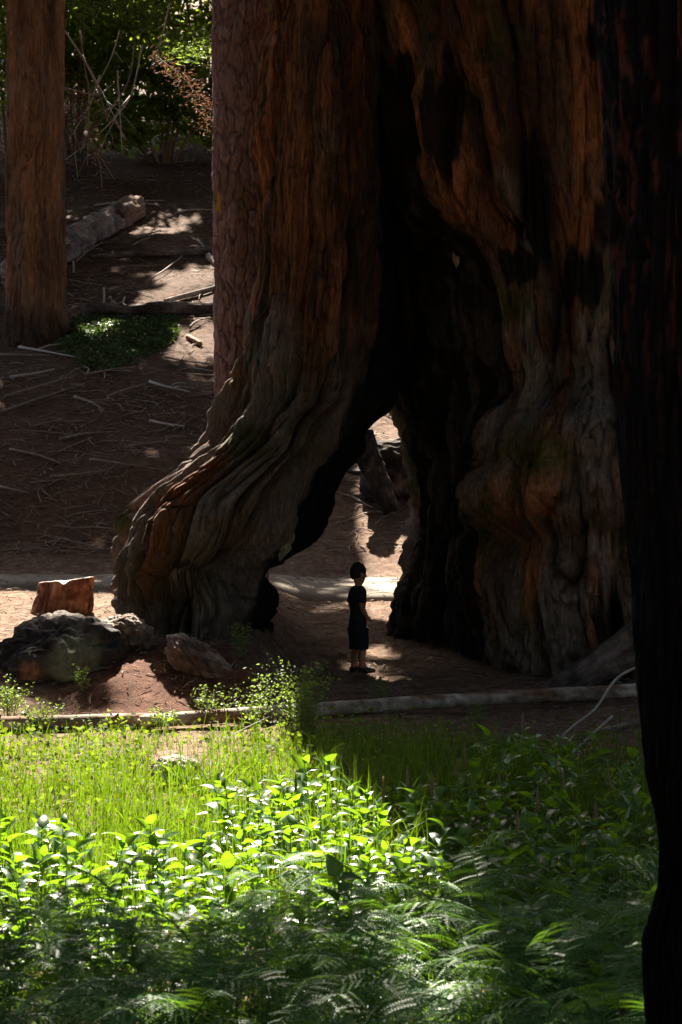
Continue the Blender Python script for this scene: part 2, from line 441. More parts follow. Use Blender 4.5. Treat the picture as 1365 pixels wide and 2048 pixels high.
bx = np.interp(PYI + wob, [0, 150, 600, 700, 800, 870, 940, 1000, 1050, 1100, 1130, 1200, 1300], [758, 762, 752, 735, 706, 690, 640, 606, 590, 572, 535, 505, 485])
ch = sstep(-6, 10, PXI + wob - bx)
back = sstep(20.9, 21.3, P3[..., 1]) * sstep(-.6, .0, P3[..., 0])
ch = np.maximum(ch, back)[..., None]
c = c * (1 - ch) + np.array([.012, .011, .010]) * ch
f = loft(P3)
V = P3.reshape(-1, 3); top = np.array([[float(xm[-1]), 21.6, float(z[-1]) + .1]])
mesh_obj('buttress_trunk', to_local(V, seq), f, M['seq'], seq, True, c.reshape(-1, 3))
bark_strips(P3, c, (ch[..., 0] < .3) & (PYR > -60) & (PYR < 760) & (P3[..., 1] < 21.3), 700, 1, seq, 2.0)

# right leg and main stem: the charred wall turns in behind the opening
DR = 22.3; DW = 22.6; DF = 20.35
py = rows_pix([(-5200, -1000, 90), (-1000, -80, 23), (-80, 1460, 3.0)])[::-1]
z = zrow(py, 21.0)
xw = T([(-5200, 760), (-1500, 600), (-900, 590), (-400, 640), (0, 668), (400, 690), (600, 715), (700, 742), (770, 775), (800, 789), (822, 801), (880, 811), (940, 822), (1010, 829), (1080, 823), (1140, 810), (1200, 796),
        (1260, 781), (1320, 769), (1370, 760), (1460, 748)])
xb = T([(-5200, 800), (-1500, 640), (-900, 640), (-400, 715), (-100, 742), (0, 749), (100, 762), (190, 793), (300, 817), (400, 858), (470, 915), (530, 955), (600, 972), (680, 988), (760, 1010), (850, 966),
        (980, 944), (1100, 940), (1200, 950), (1300, 980), (1370, 1024), (1460, 1045)])
xr = T([(-5200, 1180), (-1500, 1330), (0, 1365), (500, 1375), (750, 1385), (900, 1420), (1200, 1440), (1460, 1480)])
yf = T([(-5200, 20.9), (-900, 20.45), (0, 20.15), (600, 20.25), (760, 20.3), (880, 20.0), (1050, 19.85), (1250, 19.95), (1370, 19.85), (1460, 19.8)])
cave = T([(-5200, 0), (-300, 0), (0, .05), (200, .5), (500, 1), (1460, 1)])
zW = np.full_like(z, DW)
XW, XB, XR2 = xpix(xw, DW), xpix(xb, DF + .35), xpix(xr, DR)
XB = np.maximum(XB, XW + .06)
xm = (XB + XR2) / 2
cp = np.stack([np.stack(q, -1) for q in [
    (XR2, np.full_like(z, 22.4)), (XR2 - .55, np.full_like(z, 24.0)), (xm - .35, np.full_like(z, 24.6)), (XW + .35, np.full_like(z, 24.1)),
    (XW, lerp(22.3, DW, cave)), (lerp(XW * .72 + XB * .28, XW * .55 + XB * .45, cave) + .10 * cave, lerp(21.3, 21.75, cave)), (XB, lerp(20.75, 20.72, cave)),
    (XB * .72 + XR2 * .28, yf + .08), (XB * .35 + XR2 * .65, yf), (XR2 - .35, yf + .75)]], 1)
tt = np.concatenate([np.linspace(0, .38, 70, endpoint=False), np.linspace(.38, 1, 400, endpoint=False)])
P = cr_closed(cp, tt); N = normals2d(P)
th = tt * 2 * math.pi
tx, ty = np.broadcast_arrays(np.cos(th)[None] * 1.75, np.sin(th)[None] * 1.75)
cx = .25 * tx + .85 * P[..., 0] + .12 * np.sin(z * .9)[:, None]; cy = .25 * ty + .85 * P[..., 1]
Z = np.broadcast_to(z[:, None], P.shape[:2]); PYR = np.broadcast_to(py[:, None], P.shape[:2])
low = sstep(600, 900, PYR)
d, v1, v2 = seq_relief(cx, cy, Z, low, 300)
knot = .34 * np.exp(-((PYR - 990) / 75.) ** 2) - .20 * np.exp(-((PYR - 1075) / 26.) ** 2) + .22 * np.exp(-((PYR - 870) / 55.) ** 2) + .18 * np.exp(-((PYR - 1170) / 60.) ** 2) - .12 * np.exp(-((PYR - 760) / 40.) ** 2)
tcol = np.broadcast_to(tt[None], d.shape)
d = d * (1 - .25 * low) + knot * .8 * sstep(.565, .64, tcol) * (.7 + 1.2 * noise(cx * 1.7, cy * 1.7, Z, 322))
wall = sstep(.36, .42, tcol) * (1 - sstep(.57, .60, tcol)) * np.broadcast_to(cave[:, None], d.shape)
d = d * (1 - .35 * wall) - .14
P3 = np.concatenate([P + N * d[..., None], Z[..., None]], -1)
P3[..., 2] += .05 * fbm(cx * 2, cy * 2, Z * 2, 331, 2)
PXI = P3[..., 0] * FPX / P3[..., 1] + 682.5
PYI = HOR - (P3[..., 2] - CAM_Z) * FPX / P3[..., 1]
red = 1 - sstep(300, 800, PYR) * .95
c, mo, mos = bark_colour(P3[..., 0], P3[..., 1], P3[..., 2], cx, cy, v1, v2, 300, red)
mo = mo * .7
mo = np.maximum(mo, (sstep(1, .3, np.hypot((PXI - 1075) / 110, (PYI - 910) / 70)) * .8)[..., None])
mo = np.maximum(mo, (sstep(1, .3, np.hypot((PXI - 1030) / 45, (PYI - 610) / 60)) * .9)[..., None])
mo = np.maximum(mo, (sstep(1, .3, np.hypot((PXI - 970) / 25, (PYI - 1050) / 120)) * .9)[..., None])
c = c * (1 - mo) + mos * mo
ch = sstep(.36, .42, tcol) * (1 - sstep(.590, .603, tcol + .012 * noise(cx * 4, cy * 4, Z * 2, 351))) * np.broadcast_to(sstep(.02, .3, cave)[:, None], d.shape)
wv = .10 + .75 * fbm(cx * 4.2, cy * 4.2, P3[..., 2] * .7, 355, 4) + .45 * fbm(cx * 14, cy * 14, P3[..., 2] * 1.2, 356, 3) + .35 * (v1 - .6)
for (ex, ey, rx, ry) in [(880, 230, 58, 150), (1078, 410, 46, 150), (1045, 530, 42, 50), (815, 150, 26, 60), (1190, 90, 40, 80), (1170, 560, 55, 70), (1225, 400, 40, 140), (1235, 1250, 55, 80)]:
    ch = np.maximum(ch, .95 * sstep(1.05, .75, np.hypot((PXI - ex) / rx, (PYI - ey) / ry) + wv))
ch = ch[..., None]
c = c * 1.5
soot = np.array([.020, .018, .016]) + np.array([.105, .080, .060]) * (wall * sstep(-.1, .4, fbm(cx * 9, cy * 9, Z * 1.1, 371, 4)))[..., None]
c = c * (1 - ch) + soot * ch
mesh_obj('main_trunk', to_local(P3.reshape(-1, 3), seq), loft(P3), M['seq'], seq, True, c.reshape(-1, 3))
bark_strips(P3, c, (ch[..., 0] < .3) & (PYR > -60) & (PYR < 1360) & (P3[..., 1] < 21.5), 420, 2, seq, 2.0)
# pale peeling wood that hangs at the edge of the burn
def ribbon(name, pts, wid, thick, mat, parent, seed, colr):
    pts = np.array([list(p) for p in pts]); n = 40
    s = np.linspace(0, len(pts) - 1, n); q = np.stack([curve(list(enumerate(pts[:, k])), s) for k in range(3)], -1)
    wd = np.interp(s, range(len(wid)), wid)
    k = 14; a = np.linspace(0, 2 * math.pi, k, endpoint=False)
    px = np.cos(a)[None] * wd[:, None] * (1 + .25 * noise(s[:, None] * 3, np.cos(a)[None] * 2, np.sin(a)[None] * 2, seed))
    pyy = np.sin(a)[None] * thick * (1 + .5 * noise(s[:, None] * 4, np.cos(a)[None] * 3, 4, seed + 1)) + .03 * np.sin(np.cos(a)[None] * 5 + s[:, None] * 2)
    PQ = np.stack([q[:, 0, None] + px, q[:, 1, None] + pyy, q[:, 2, None] + 0 * px], -1)
    v = PQ.reshape(-1, 3)
    cc = np.array(colr)[None] * (1 + .35 * fbm(v[:, 0] * 9, v[:, 1] * 9, v[:, 2] * 4, seed + 3, 3))[:, None]
    return mesh_obj(name, to_local(v, parent) if parent else v, loft(PQ), mat, parent, True, cc)
tag(ribbon('peeling_wood', [at(612, 950, 20.35), at(594, 985, 20.28), at(578, 1030, 20.22), at(580, 1070, 20.2), at(570, 1098, 20.2), at(560, 1122, 20.2)], [.02, .055, .032, .045, .06, .012], .04, M['wood'], seq, 500, (.30, .30, .23)),
    'pale grey-green peeling wood')
ribbon('light_leak_chip', [at(908, 500, 21.15), at(914, 520, 21.12), at(917, 543, 21.12)], [.012, .05, .01], .02, M['wood'], seq, 520, (.55, .5, .35))  # pale chip coloured to stand for light leaking through a small hole

# ------------------------------------------------------------------ other standing trunks
def trunk_mesh(path, rad, seg, nc, relief, colour, ref=1.0, seed=0, rowz=None):
    """path, rad: tables over height; returns points and colours"""
    zz = rows_pix(seg)
    X = curve([(a, b[0]) for a, b in path], zz); Y = curve([(a, b[1]) for a, b in path], zz); Rr = curve(rad, zz)
    th = np.linspace(0, 2 * math.pi, nc, endpoint=False)
    cx, cy = np.cos(th)[None] * ref, np.sin(th)[None] * ref
    Zb = np.broadcast_to(zz[:, None], (len(zz), nc)); cx, cy = np.broadcast_to(cx, Zb.shape), np.broadcast_to(cy, Zb.shape)
    d, info = relief(cx, cy, Zb, th)
    r = Rr[:, None] + d
    P3 = np.stack([X[:, None] + r * np.cos(th)[None], Y[:, None] + r * np.sin(th)[None], Zb], -1)
    return P3, colour(P3, cx, cy, Zb, info)
def fibre(ampl, k, s):
    def fn(cx, cy, z, th):
        wx = fbm(cx * .9, cy * .9, z * .5, s, 3) * .4
        v1 = 1 - np.exp(-np.abs(noise((cx + wx) * k, (cy + wx) * k, z * k * .12, s + 1)) / .18)
        v2 = 1 - np.exp(-np.abs(noise((cx + wx) * k * 2.7, (cy + wx) * k * 2.7, z * k * .4, s + 2)) / .2)
        return ampl * (v1 - .6) + ampl * .4 * (v2 - .6) + ampl * .5 * fbm(cx * 1.5, cy * 1.5, z * .6, s + 3, 3), v1
    return fn
def plates(s, ref):
    def fn(cx, cy, z, th):
        u = th[None] * ref + .16 * fbm(cx * 4, cy * 4, z * 2.5, s, 4); v = z * .34 + .12 * fbm(cx * 3, cy * 3, z * 2, s + 5, 3)
        cs = 2 * math.pi * ref / 18
        per = 18
        ui, vi = np.floor(u / cs), np.floor(v / cs)
        F1 = np.full(u.shape, 9.); F2 = np.full(u.shape, 9.); ID = np.zeros(u.shape)
        for a in (-1, 0, 1):
            for b_ in (-1, 0, 1):
                iu, iv = (ui + a).astype(np.int64), (vi + b_).astype(np.int64)
                hx = _hash(iu % per, iv, iv * 0, s); hy = _hash(iu % per, iv, iv * 0 + 1, s)
                dd = np.hypot(u / cs - (iu + .15 + .7 * hx), v / cs - (iv + .15 + .7 * hy))
                near = dd < F1
                F2 = np.where(near, F1, np.minimum(F2, dd)); ID = np.where(near, _hash(iu % per, iv, iv * 0 + 2, s), ID); F1 = np.where(near, dd, F1)
        e = 1 - np.exp(-(F2 - F1) / (.035 + .07 * np.clip(.5 + fbm(cx * 6, cy * 6, z * 3, s + 31, 3), 0, 1)))
        return .05 * e + .022 * ID - .02 + .012 * np.abs(noise(cx * 30, cy * 30, z * 9, s + 33)) + .010 * fbm(cx * 14, cy * 14, z * 9, s + 7, 3), (e, ID)
    return fn
def stem(name_part, tree, P3, c, mat):
    return mesh_obj(name_part, to_local(P3.reshape(-1, 3), tree), loft(P3), mat, tree, True, c.reshape(-1, 3))

# pine tucked against the left side of the sequoia
p = Vector((xpix(482, 23.5), 23.6, 0)); p.z = gz(p.x, p.y)
pine = thing('pine_tree', p, 'straight pine with purplish scaly plate bark growing tight against the giant tree', 'tree')
def pine_col(P3, cx, cy, z, info):
    e, ID = info
    a, b_ = np.array([.20, .105, .092]), np.array([.31, .205, .185])
    k = np.clip(ID * .8 + .4 * fbm(cx * 20, cy * 20, z * 12, 61, 3), 0, 1)[..., None]
    cc = a * (1 - k) + b_ * k
    mo = sstep(.25, .5, fbm(cx * 5, cy * 5, z * 1.5, 63, 3))[..., None] * .7
    return cc * (1 - mo) + np.array([.14, .12, .03]) * mo
P3, c = trunk_mesh([(-1, (p.x, p.y)), (2, (p.x + .02, p.y)), (8, (xpix(480, 23.6), p.y)), (28, (p.x - .25, p.y))], [(-1, .30), (.6, .275), (2.5, .29), (8, .295), (28, .12)],
                   [(-.3, 8.5, .022), (8.5, 28, .5)], 180, plates(60, .33), pine_col, .33)
stem('trunk', pine, P3, c, M['pine'])
# small yellow flag on the pine
fp = at(430, 440, 23.3)
mb = MB(); a0 = at(440, 392, 23.35) + Vector((.02, 0, 0))
mb.quad(at(436.5, 384, 23.3), at(440.5, 386, 23.3), at(442, 423, 23.3), at(432, 420, 23.3)); mb.quad(at(432, 420, 23.312), at(442, 423, 23.312), at(440.5, 386, 23.312), at(436.5, 384, 23.312))
for q in range(4): mb.f.append((q, (q + 1) % 4, 4 + (3 - (q + 1) % 4), 4 + (3 - q)))
o = mb.build('marker_flag', mat_plain('yellow_plastic', (.55, .34, .01), (.62, .40, .02), 10, .5, dist=.001))
tag(o, 'small yellow marker tag stuck to the left edge of the scaly pine', 'tag')

# reddish trunk on the slope
p = Vector((xpix(73, 41.3), 41.3, 0)); p.z = gz(p.x, p.y)
ced = thing('cedar_tree', p, 'straight reddish-brown fibrous trunk standing on the slope at the left edge', 'tree')
def ced_col(P3, cx, cy, z, v1):
    k = np.clip(.5 + fbm(cx * 5, cy * 5, z * .6, 71, 4), 0, 1)[..., None]
    cc = np.array([.12, .066, .038]) * (1 - k) + np.array([.36, .18, .085]) * k
    g = sstep(.1, .5, fbm(cx * 2, cy * 2, z * .7, 72, 3))[..., None] * .5
    cc = cc * (1 - g) + np.array([.23, .165, .11]) * g
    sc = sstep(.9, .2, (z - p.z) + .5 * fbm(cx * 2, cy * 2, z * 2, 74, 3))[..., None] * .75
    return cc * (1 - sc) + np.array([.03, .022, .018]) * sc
x0, y0, z0 = p
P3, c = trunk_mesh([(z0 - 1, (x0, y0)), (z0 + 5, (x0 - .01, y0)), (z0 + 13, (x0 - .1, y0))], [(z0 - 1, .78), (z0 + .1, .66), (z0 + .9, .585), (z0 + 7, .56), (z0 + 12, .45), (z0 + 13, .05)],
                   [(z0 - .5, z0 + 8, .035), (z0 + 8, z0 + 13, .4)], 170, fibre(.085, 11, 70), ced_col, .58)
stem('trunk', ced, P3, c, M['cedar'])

# burnt trunk near the camera on the right
DB = 5.6
bt = thing('burnt_tree', (xpix(1500, DB), DB, gz(.8, DB)), 'soot-black burnt trunk filling the right edge close to the viewer', 'tree')
tabL = [(-1500, 1165), (-400, 1190), (0, 1204), (300, 1226), (700, 1246), (1000, 1268), (1200, 1286), (1400, 1297), (1560, 1312), (1640, 1330), (1720, 1342), (1790, 1338), (1860, 1318), (1920, 1304), (2000, 1306), (2100, 1308), (2500, 1300), (2700, 1290)]
tabR = [(-1500, 1700), (0, 1660), (700, 1600), (1200, 1560), (1500, 1500), (1640, 1440), (1740, 1425), (1840, 1408), (1900, 1402), (1960, 1412), (2050, 1430), (2300, 1440), (2700, 1470)]
rows = np.arange(-1500, 2640, 60.)
path, rad = [], []
for q in rows[::-1]:
    l, r_ = curve(tabL, q), curve(tabR, q); zq = zrow(q, DB)
    path.append((float(zq), (float(xpix((l + r_) / 2, DB)), DB + .2))); rad.append((float(zq), float((r_ - l) / 2 * DB / FPX - .024)))
def burn_col(P3, cx, cy, z, v1):
    k = sstep(.16, .34, fbm(cx * 44, cy * 44, z * 9, 83, 4))[..., None] * sstep(.35, .75, (z - .6) / 3)[..., None]
    g = sstep(.1, .5, fbm(cx * 9, cy * 9, z * 3, 84, 3))[..., None] * .5
    cc = np.array([.006, .0055, .0055]) * (1 - g) + np.array([.016, .014, .013]) * g
    return cc * (1 - k * .8) + np.array([.12, .042, .028]) * k * .8
zb, ztp = path[0][0], path[-1][0]
P3, c = trunk_mesh(path, rad, [(zb, 3.6, .011), (3.6, ztp, .05)], 300, fibre(.04, 22, 80), burn_col, .4)
stem('trunk', bt, P3, c, M['char'])

# ------------------------------------------------------------------ canopy: conifers added out of view, crowns shaped to shade the grove
SHADE_TREES = [  # x, y, height, trunk radius, label
    (3.4, 37.0, 30, .55, 'added shade conifer standing hidden behind the giant sequoia, its crown shading the grove'),
    (-11.5, 34.0, 32, .50, 'added shade conifer just left of the view on the lower slope'),
    (8.5, 30.0, 32, .50, 'added shade conifer right of the giant sequoia on the far side of the path'),
    (-12.5, 52.0, 34, .55, 'added shade conifer left of the view high on the slope'),
    (2.0, 56.0, 34, .55, 'added shade conifer high on the slope behind the giant sequoia'),
    (11.5, 50.0, 34, .5, 'added shade conifer high on the slope to the right of the view'),
    (-15.5, 72.0, 34, .5, 'added shade conifer at the top of the slope to the left of the view'),
    (5.5, 76.0, 34, .5, 'added shade conifer at the top of the slope behind the giant tree'),
]
SKY_BLOCKERS = [(-9, -9, 27), (-3.5, -14, 30), (3, -12, 28), (9, -8, 27), (-14, -1, 26), (0, -22, 32), (-13, 10, 26), (8, -20, 31), (-8.5, -21, 31), (-18, -12, 30), (18, -10, 30), (-17, 6, 28), (18, 8, 28)]  # conifers added around the viewer to block sky light
trees = [seq, pine, ced]
for i, (x, y, h, r, lab) in enumerate(SHADE_TREES):
    z0 = gz(x, y)
    tr = thing('conifer', (x, y, z0), lab, 'tree', 'added conifers shading the grove overhead')
    P3, c = trunk_mesh([(z0 - 1, (x, y)), (z0 + h, (x + .2, y))], [(z0 - 1, r * 1.3), (z0 + .6, r * 1.05), (z0 + 3, r), (z0 + h, r * .25)], [(z0 - .5, z0 + 8, .12), (z0 + 8, z0 + h, .9)], 48, fibre(.05, 8, 900 + i * 10), ced_col, r)
    stem('trunk', tr, P3, c, M['cedar'])
    trees.append(tr)
# foliage gaps shaped to let sun onto chosen ground: (x, y, half width, half depth, rotation, softness)
GAPS = [  # x, y, half width, half depth, rotation, softness, squareness
    (-1.15, 11.4, 1.85, 2.5, 0, .12, 3), (-2.0, 15.0, 1.9, 2.8, 0, .2, 3), (-.9, 9.45, .85, .75, .3, .2, 2), (-1.5, 9.0, .75, .75, .2, .2, 2), (0.1, 12.2, .6, 1.6, 0, .2, 2),
    (.17, 8.0, .16, .32, 0, .4, 2), (.33, 7.25, .22, .40, .3, .35, 2), (-.05, 9.2, .22, .3, 0, .5, 2),
    (-3.6, 22.4, 1.55, 2.3, 0, .1, 4), (-3.7, 20.3, 1.1, 1.2, 0, .3, 2), (-1.55, 18.2, .55, 1.0, 0, .4, 2), (-2.2, 18.8, .7, .5, .2, .5, 2), (-1.0, 17.7, .7, .7, 0, .3, 2), (-3.1, 17.5, .7, .8, 0, .3, 2),
    (-1.1, 18.9, .35, .6, 0, .4, 2), (-.3, 17.1, .6, .6, 0, .4, 2),
    (1.50, 29.5, 1.32, 6.5, 0, .04, 6), (.5, 24.4, .4, .9, 0, .3, 2), (.24, 20.75, .26, .34, 0, .7, 2), (.42, 21.6, .3, .3, 0, .7, 2), (.3, 20.1, .22, .2, 0, .8, 2),
    (-3.0, 44.0, 1.5, 2.2, -.5, .2, 2), (-3.3, 45.8, 1.3, 1.4, 0, .3, 2), (-2.4, 40.0, 1.15, 2.2, 0, .3, 2), (-4.9, 52.8, 1.4, 2.4, 0, .25, 2), (-4.9, 57.6, 2.2, 3.2, 0, .2, 2), (-4.6, 62.0, 2.4, 4.0, 0, .25, 2), (-6.6, 60.0, 1.3, 2.0, 0, .5, 2), (-4.9, 40.9, .55, .8, 0, .5, 2), (-5.2, 55.0, 1.9, 1.9, 0, .55, 2), (-4.0, 58.5, 1.7, 1.3, 0, .5, 2), (-6.9, 53.0, 1.2, 1.1, 0, .5, 2),
    (-4.9, 64.0, 1.7, 4.5, 0, .3, 2), (-7.5, 66, 1.6, 3.0, 0, .6, 2), (-2.2, 20.9, .7, .7, 0, .5, 2), (-9.5, 63, 1.2, 2.0, 0, .6, 2),
]
def openness(x, y):
    o = np.zeros_like(x); rag = fbm(x * 1.7, y * 1.7, 0, 600, 3)
    for (cx_, cy_, rx, ry, rot, soft, pw) in GAPS:
        dx, dy = x - cx_, y - cy_
        u = (dx * math.cos(rot) + dy * math.sin(rot)) / rx; v = (-dx * math.sin(rot) + dy * math.cos(rot)) / ry
        rr = (np.abs(u) ** pw + np.abs(v) ** pw) ** (1 / pw) + (.05 if pw > 4 else .16) * rag
        o = np.maximum(o, sstep(1 + soft, 1 - soft, rr))
    return o
NF = 112000
gxs = rng.uniform(-13, 11, NF); gys = np.where(rng.random(NF) < .42, rng.uniform(1.5, 24, NF), rng.uniform(20, 72, NF))
keep = rng.random(NF) > openness(gxs, gys) * 1.02
gxs, gys = gxs[keep], gys[keep]
gzs = ground(gxs, gys, False) + np.where(gys < 16, .35, 0)
s_ = np.array(SDIR)
hm = (2.8 + .275 * gys - gzs) / (1 - .275 * s_[1] / s_[2])
hh = hm + .6 + 8 * rng.random(len(gxs)) ** 1.3
F = np.stack([gxs + s_[0] / s_[2] * hh, gys + s_[1] / s_[2] * hh, gzs + hh], -1)
near = F[:, 2] > 2.8 + .275 * F[:, 1]
F = F[near]
n = 16000
sx_ = np.where(rng.random(n) < .5, rng.uniform(-34, -13, n), rng.uniform(11, 32, n)); sy_ = rng.uniform(8, 95, n)
sz_ = np.maximum(ground(sx_, sy_, False) + 5, 2.8 + .275 * sy_) + 1 + 12 * rng.random(n)
SIDE = np.stack([sx_, sy_, sz_], -1)  # side foliage added out of view to block sky light
TP = np.array([[t_.location[0], t_.location[1]] for t_ in trees])
own = np.argmin(np.hypot(F[:, None, 0] - TP[None, :, 0], F[:, None, 1] - TP[None, :, 1]) * np.array([.7, 1.3, 1] + [1] * len(SHADE_TREES))[None], 1)
sown = np.argmin(np.hypot(SIDE[:, None, 0] - TP[None, :, 0], SIDE[:, None, 1] - TP[None, :, 1]), 1)
def leaf_cards(cen, size, rg, aspect=2.2, flat=.5):
    n = len(cen)
    a = rg.normal(size=(n, 3)); a[:, 2] *= flat; a /= np.linalg.norm(a, axis=1, keepdims=True)
    b_ = rg.normal(size=(n, 3)); b_ -= a * np.sum(a * b_, 1, keepdims=True); b_ /= np.linalg.norm(b_, axis=1, keepdims=True)
    L = size[:, None]; W = L / aspect
    nrm = np.cross(a, b_)
    v = np.stack([cen - a * L, cen + b_ * W + nrm * W * .25, cen + a * L, cen - b_ * W + nrm * W * .25], 1)
    return v.reshape(-1, 3), np.arange(4 * n).reshape(-1, 4)
for i, (x, y, h) in enumerate(SKY_BLOCKERS):
    z0 = gz(x, y)
    tr = thing('conifer', (x, y, z0), 'added dense conifer blocking sky light, behind or beside the viewer', 'tree', 'conifers added to block sky light')
    P3, c = trunk_mesh([(z0 - 1, (x, y)), (z0 + h, (x + .2, y))], [(z0 - 1, .65), (z0 + 1, .5), (z0 + h, .1)], [(z0 - .5, z0 + h, .6)], 28, fibre(.05, 8, 1200 + i * 10), ced_col, .5)
    stem('trunk', tr, P3, c, M['cedar'])
    n = 2600; t_ = rng.random(n) ** .8; zc = z0 + 2.0 + (h - 2.0) * t_; rr_ = (4.6 * (1 - t_) + .3) * np.sqrt(rng.random(n)); an = rng.uniform(0, 6.283, n)
    v, f = leaf_cards(np.stack([x + rr_ * np.cos(an), y + rr_ * np.sin(an), zc - .25 * rr_], -1), rng.uniform(.35, .7, n), rng, 1.6)
    tag(mesh_obj('shade_crown', to_local(v, tr), f, M['needle'], tr), kind='stuff')
for i, tr in enumerate(trees):
    pts = F[own == i]
    if len(pts) == 0: continue
    v, f = leaf_cards(pts, rng.uniform(.13, .25, len(pts)) * np.where(pts[:, 1] > 40, 1.45, 1.0), rng, 1.5)
    tag(mesh_obj('shade_crown', to_local(v, tr), f, M['needle'], tr), kind='stuff')  # unseen foliage placed by where its shadow should fall
    sp = SIDE[sown == i]
    if len(sp):
        v, f = leaf_cards(sp, rng.uniform(.35, .75, len(sp)), rng, 1.5)
        tag(mesh_obj('sky_screen', to_local(v, tr), f, M['needle'], tr), kind='stuff')
    mb = MB(); loc = Vector(tr.location)
    for q in pts[::max(1, len(pts) // 26)]:
        q = Vector(q); zs = max(q.z - .25 * (q.xy - loc.xy).length, loc.z + 8)
        zs = min(zs, loc.z + 26)
        a0 = Vector((loc.x, loc.y, zs)); 
        if abs(a0.y) and a0.z < 3.4 + .28 * a0.y: a0.z = 3.4 + .28 * a0.y
        mid = a0.lerp(q, .5) + Vector((0, 0, .3))
        lp = np.array([list(a0.lerp(q, k)) for k in np.linspace(0, 1, 14)])
        gh = lp[:, 2] - np.array([gz(*l[:2]) for l in lp])
        gh = lp[:, 2] - ground(lp[:, 0] - s_[0] / s_[2] * gh, lp[:, 1] - s_[1] / s_[2] * gh)
        if openness(lp[:, 0] - s_[0] / s_[2] * gh, lp[:, 1] - s_[1] / s_[2] * gh).max() > .3: continue
        mb2 = MB().tube([a0 - loc, mid - loc, q - loc], [.10, .06, .02], 5)
        mb2.build('limb', M['deadtwig'], tr)

# ------------------------------------------------------------------ rocks, stump, logs
def lump(name, cen, rad, seed, colfn, mat, label, cat, bumpy=.18, nu=150, nv=96, fold=0, rot=0, shape=None):
    u = np.linspace(0, 2 * math.pi, nu, endpoint=False); v = np.linspace(.02, math.pi - .02, nv)
    U, Vv = np.meshgrid(u, v)
    X, Y, Zz = np.cos(U) * np.sin(Vv), np.sin(U) * np.sin(Vv), np.cos(Vv)
    r = 1 + bumpy * fbm(X * 1.4, Y * 1.4, Zz * 1.4, seed, 4) * 1.6 + .10 * fbm(X * 6, Y * 6, Zz * 6, seed + 5, 4) + .02 * noise(X * 22, Y * 22, Zz * 22, seed + 6)
    if fold:
        n = noise(X * 2.2 + .5 * Zz, Y * 2.2, Zz * 2.6 + X, seed + 9)
        r = r - fold * np.exp(-np.abs(n) / .10)
    P = np.stack([X * r * rad[0], Y * r * rad[1], Zz * r * rad[2]], -1)
    if shape is not None: P = shape(P)
    c_, s__ = math.cos(rot), math.sin(rot)
    P = np.stack([P[..., 0] * c_ + P[..., 2] * s__, P[..., 1], -P[..., 0] * s__ + P[..., 2] * c_], -1)
    cc = colfn(P.reshape(-1, 3))
    o = mesh_obj(name, P.reshape(-1, 3), loft(P)[:, ::-1], mat, None, True, cc)
    o.location = cen
    return tag(o, label, cat)
def colmix(seed, stops, k=3.0):
    def fn(p):
        f = fbm(p[:, 0] * k, p[:, 1] * k, p[:, 2] * k, seed, 4)
        q = np.array([s for s, _ in stops]); cs = np.array([c for _, c in stops])
        return np.stack([np.interp(f, q, cs[:, i]) for i in range(3)], -1)
    return fn
def boulder_col(p):
    c = colmix(41, [(-.3, (.014, .011, .009)), (0, (.035, .026, .020)), (.25, (.075, .057, .044)), (.5, (.15, .12, .095))], 2.6)(p)
    l = sstep(1, .5, np.hypot((p[:, 0] - .20) / .30, (p[:, 2] - .10) / .28) + .5 * fbm(p[:, 0] * 5, p[:, 1] * 5, p[:, 2] * 5, 43, 3))[:, None]
    c = c * (1 - l) + np.array([.13, .125, .08]) * l
    r = sstep(1, .4, np.hypot((p[:, 0] + .2) / .14, (p[:, 2] + .02) / .12) + .5 * fbm(p[:, 0] * 7, p[:, 1] * 7, p[:, 2] * 7, 44, 3))[:, None]
    return c * (1 - r) + np.array([.26, .12, .06]) * r
lump('boulder', at(116, 1330, 19.0), (.66, .58, .46), 40, boulder_col, M['wood'], 'big dark rounded boulder with a grey-green lichen patch left of the sequoia foot', 'boulder', .2, fold=.07, rot=-.12)
lump('gnarled_wood', at(252, 1272, 19.35), (.27, .26, .20), 46, colmix(47, [(-.3, (.08, .055, .04)), (.1, (.17, .125, .095)), (.4, (.30, .235, .185))], 6), M['wood'], 'pale gnarled root knob wedged between the boulder and the sequoia foot', 'root', .22, fold=.12, rot=.35)
lump('root_mound', at(432, 1358, 18.85), (.56, .36, .22), 50, colmix(51, [(-.3, (.07, .038, .025)), (.05, (.14, .085, .06)), (.4, (.25, .18, .14))], 5), M['wood'], 'long sloping root hump in front of the sequoia foot', 'root', .22, fold=.13, rot=.72)
lump('field_rock', at(352, 1552, 14.6), (.19, .15, .14), 55, colmix(56, [(-.3, (.22, .19, .15)), (.3, (.42, .38, .32))], 8), M['wood'], 'small pale rock half buried in the sunlit grass', 'rock', .15)

